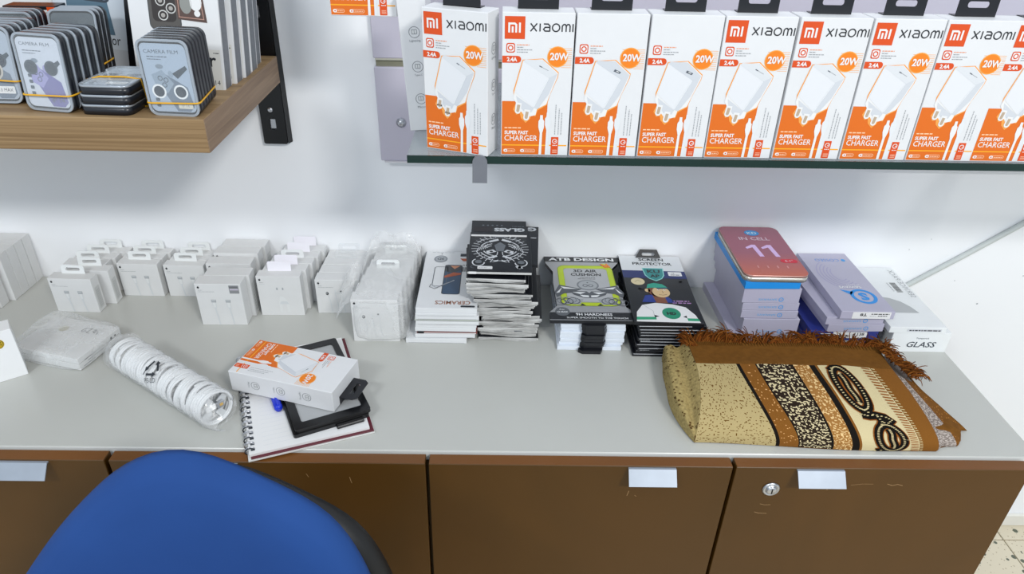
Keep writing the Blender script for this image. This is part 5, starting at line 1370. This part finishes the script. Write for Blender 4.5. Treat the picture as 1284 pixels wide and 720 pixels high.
def tins(n, kind, desc, x, y, yaw, lean=0, step=.0130, dx=.0, z=ZS, group=None):
    a = math.radians(yaw); d_ = Vector((-math.sin(a), math.cos(a), 0)); c_ = Vector((math.cos(a), math.sin(a), 0))
    for i in range(n):
        p = Vector((x, y, z))+d_*(step*i)/math.cos(math.radians(lean))+c_*dx*i
        tin(kind, f'{desc}, {where(i, n)}' if n > 1 else desc, (p.x, p.y, p.z+(.0113*math.sin(math.radians(lean)) if lean > 0 else 0)), (-math.radians(lean), 0, a), group)
def band(label, x, y, yaw, n, hgt, sag, step=.013, w_=.0335, z=ZS, tw=0, sh=0):
    a = math.radians(yaw); M_ = Matrix.Translation((x, y, z)) @ Matrix.Rotation(a, 4, 'Z')
    dpt = step*n; b = MB()
    pts = rr(-w_, -.0030, w_, dpt+.001, .006, 3)
    path = [M_ @ Vector((p+sh*q, q, hgt+sag*(1 if p > 0 else -1)*(abs(p)/w_)+tw*q)) for p, q in pts]
    b.tube(path, .0011, YBAND, 6, closed=True); solo(b, 'rubber_band', label, 'rubber band')
g_ = 'lens protector tins standing on the oak shelf'
tins(6, 0, 'camera film tin of the right banded stack', -.3995, -.3315, -4.4, 0, .0126, -.0022, group=g_)
band('yellow rubber band around the right camera film tins', -.3995, -.3315, -4.4, 6, .0165, .001, .0126, sh=-.175)
tins(5, 1, 'purple phone tin of the middle banded stack', -.5540, -.3265, -10, 5, .0132, .001, group=g_)
band('yellow rubber band around the purple phone tins', -.5540, -.3265, -10, 5, .021, .001)
tins(5, 2, 'tin with one large ring at the left edge stack', -.6335, -.3005, 0, 8, .0132, 0, group=g_)
band('yellow rubber band around the left edge tins', -.6335, -.2985, 0, 5, .031, -.002)
tins(3, 3, 'dark tin of the small stack behind the purple phone tins', -.586, -.185, 4, 11, .0130, .0, group=g_)
band('yellow rubber band around the dark tins behind', -.586, -.187, 4, 3, .022, .001)
tins(3, 3, 'tall backed dark tin behind the left edge stack', -.657, -.2050, 2, 6, .0130, .0, group=g_)
# three tins lying flat
for i in range(3):
    t = tin(3 if i < 2 else 2, f'lens protector tin lying flat, {["bottom", "middle", "top"][i]} of three', (-.4835+.001*i, -.336+.001*i, ZS+.0118*(i+1)-.0007+.0), (-PI/2, 0, math.radians(-2)), 'lens protector tins lying flat between the stacks')
b = MB(); b.tube([(-.5165, -.300, ZS+.034), (-.500, -.299, ZS+.0375), (-.470, -.298, ZS+.0375), (-.4485, -.300, ZS+.036), (-.4465, -.300, ZS+.018), (-.4465, -.300, ZS+.0015), (-.480, -.300, ZS+.0012), (-.5175, -.300, ZS+.0015), (-.5175, -.300, ZS+.018)], .0011, YBAND, 6, closed=True)
solo(b, 'rubber_band', 'yellow rubber band around the three flat tins', 'rubber band')

# large white packs behind
def phone_pack_print():
    P = Print(); W_ = .118
    P.rect(-.003, .011, W_-.009, .063, mat('#d6d5d0', .5, var=0), 0)
    ph = mat('#565350', .3, var=0); d2 = mat('#35302e', .3, var=0); br_ = mat('#59453f', .3, var=0)
    P.rrect(.020, .085, .062, .19, .008, mat('#4e5052', .3, var=0), 1); P.rrect(.0215, .0865, .0605, .1885, .007, ph, 2)
    P.rrect(.025, .096, .056, .128, .006, d2, 3)
    for x, y in ((.037, .122), (.050, .113), (.039, .104)): P.disc(x, y, .0066, mat('#c9c9c6', .25, var=0), 4, None, 18); P.disc(x, y, .0052, mat('#3a3634', .2, var=0), 5, None, 18); P.disc(x, y, .0028, mat('#a9a5a0', .2, var=0), 6, None, 12)
    P.poly([(.058, .100), (.096, .097), (.091, .145), (.055, .145)], br_, 3); P.line([(.060, .103), (.092, .101), (.088, .138), (.060, .139)], .001, mat('#b98f80', .3, var=0), 4, True)
    P.disc(.070, .120, .008, mat('#8e908c', .3, var=0), 4, .013, 16); P.disc(.083, .122, .008, PAPER, 4, .011, 16); P.disc(.084, .108, .004, PAPER, 4); P.disc(.078, .133, .0035, PAPER, 4)
    P.text('r', .094, .041, .012, INK, 1, bold=.02); P.tiny(.100, .058, .108, .0016, INK, 1, 1); P.text('IP 14', .089, .017, .0062, INK, 1, w=.017)
    return P
bm = MB(); bm.box(0, .118, 0, .0275, 0, .185, WHITE, .0005); bm.decal(phone_pack_print(), (.006, 0, -.008), (1, 0, 0), (0, 0, 1))
P = Print(); P.rect(.003, .002, .0245, .183, mat('#6f7379', .5, var=.1, scale=200), 0); bm.decal(P, (.118, 0, 0), (0, 1, 0), (0, 0, 1))
pm_ = bm.mesh('carton')
for i in range(5):
    p = [(-.377, -.217), (-.372, -.184), (-.3695, -.152), (-.370, -.1195), (-.374, -.087)][i]
    t = thing('phone_case_pack', f'tall white pack with grey sides, {where(i, 5)} of the leaning row', 'box', (p[0]-.118, p[1], ZS+.0005), (math.radians(-10), math.radians(1.5), 0), 'tall white packs leaning on the oak shelf'); share('carton', pm_, t)
# protector pack with black border
t = thing('protector_pack', 'white protector pack with black border and phone picture, partly hidden', 'box', (-.6625, -.100, ZS+.002), (math.radians(-8), math.radians(5), math.radians(-3)))
b = MB(); b.box(0, .115, 0, .03, 0, .19, BLACK, .0006)
P = Print(); P.rect(.0, .002, .1045, .188, mat('#ccd5de', .4, var=.01), 0); P.rect(0, .002, .1045, .030, mat('#c2c8cf', .4, var=0), 1)
P.poly([(.020, .05), (.088, .05), (.062, .19), (.020, .19)], mat('#5b7688', .3, var=0), 1); P.rrect(.040, .094, .084, .14, .008, mat('#39424c', .3, var=0), 2); P.rrect(.043, .097, .081, .137, .006, mat('#6c7c8a', .3, var=0), 3)
for x, y in ((.054, .105), (.072, .105), (.062, .12)): P.disc(x, y, .008, mat('#1d2228', .2, var=0), 4, None, 18); P.disc(x, y, .0035, mat('#8d99a4', .2, var=0), 5)
P.text('Protector', .040, .036, .014, INK, 5, w=.055, bold=.0)
b.decal(P, (0, 0, 0), (1, 0, 0), (0, 0, 1)); b.build('carton', t)
# orange and white box at the back left, dark box before it
t = thing('orange_label_box', 'white box with orange bottom band at the shelf\'s upper left corner', 'box', (-.745, -.075, ZS+.0005), (0, 0, 0))
b = MB(); b.box(0, .086, 0, .034, 0, .20, WHITE, .0006); P = Print(); P.rect(.002, .092, .084, .20, ORANGE, 0); P.rect(.002, .099, .084, .101, mat('#f6a71c', .5, var=0), 1); P.text('CHARGER', .030, .103, .007, PAPER, 1, w=.044); b.decal(P, (0, 0, 0), (1, 0, 0), (0, 0, 1)); b.build('carton', t)
t = thing('black_orange_box', 'small black, white and orange box behind the dark tins', 'box', (-.690, -.150, ZS+.0005), (0, 0, math.radians(3)))
b = MB(); b.box(0, .071, 0, .03, 0, .091, BLACK, .0008); P = Print(); P.poly([(.010, .055), (.062, .06), (.062, .086), (.014, .086)], PAPER, 0); P.disc(.036, .078, .0085, ORANGE, 1); P.rect(.059, .055, .070, .090, LOGO, 2); b.decal(P, (0, 0, 0), (1, 0, 0), (0, 0, 1)); b.build('carton', t)
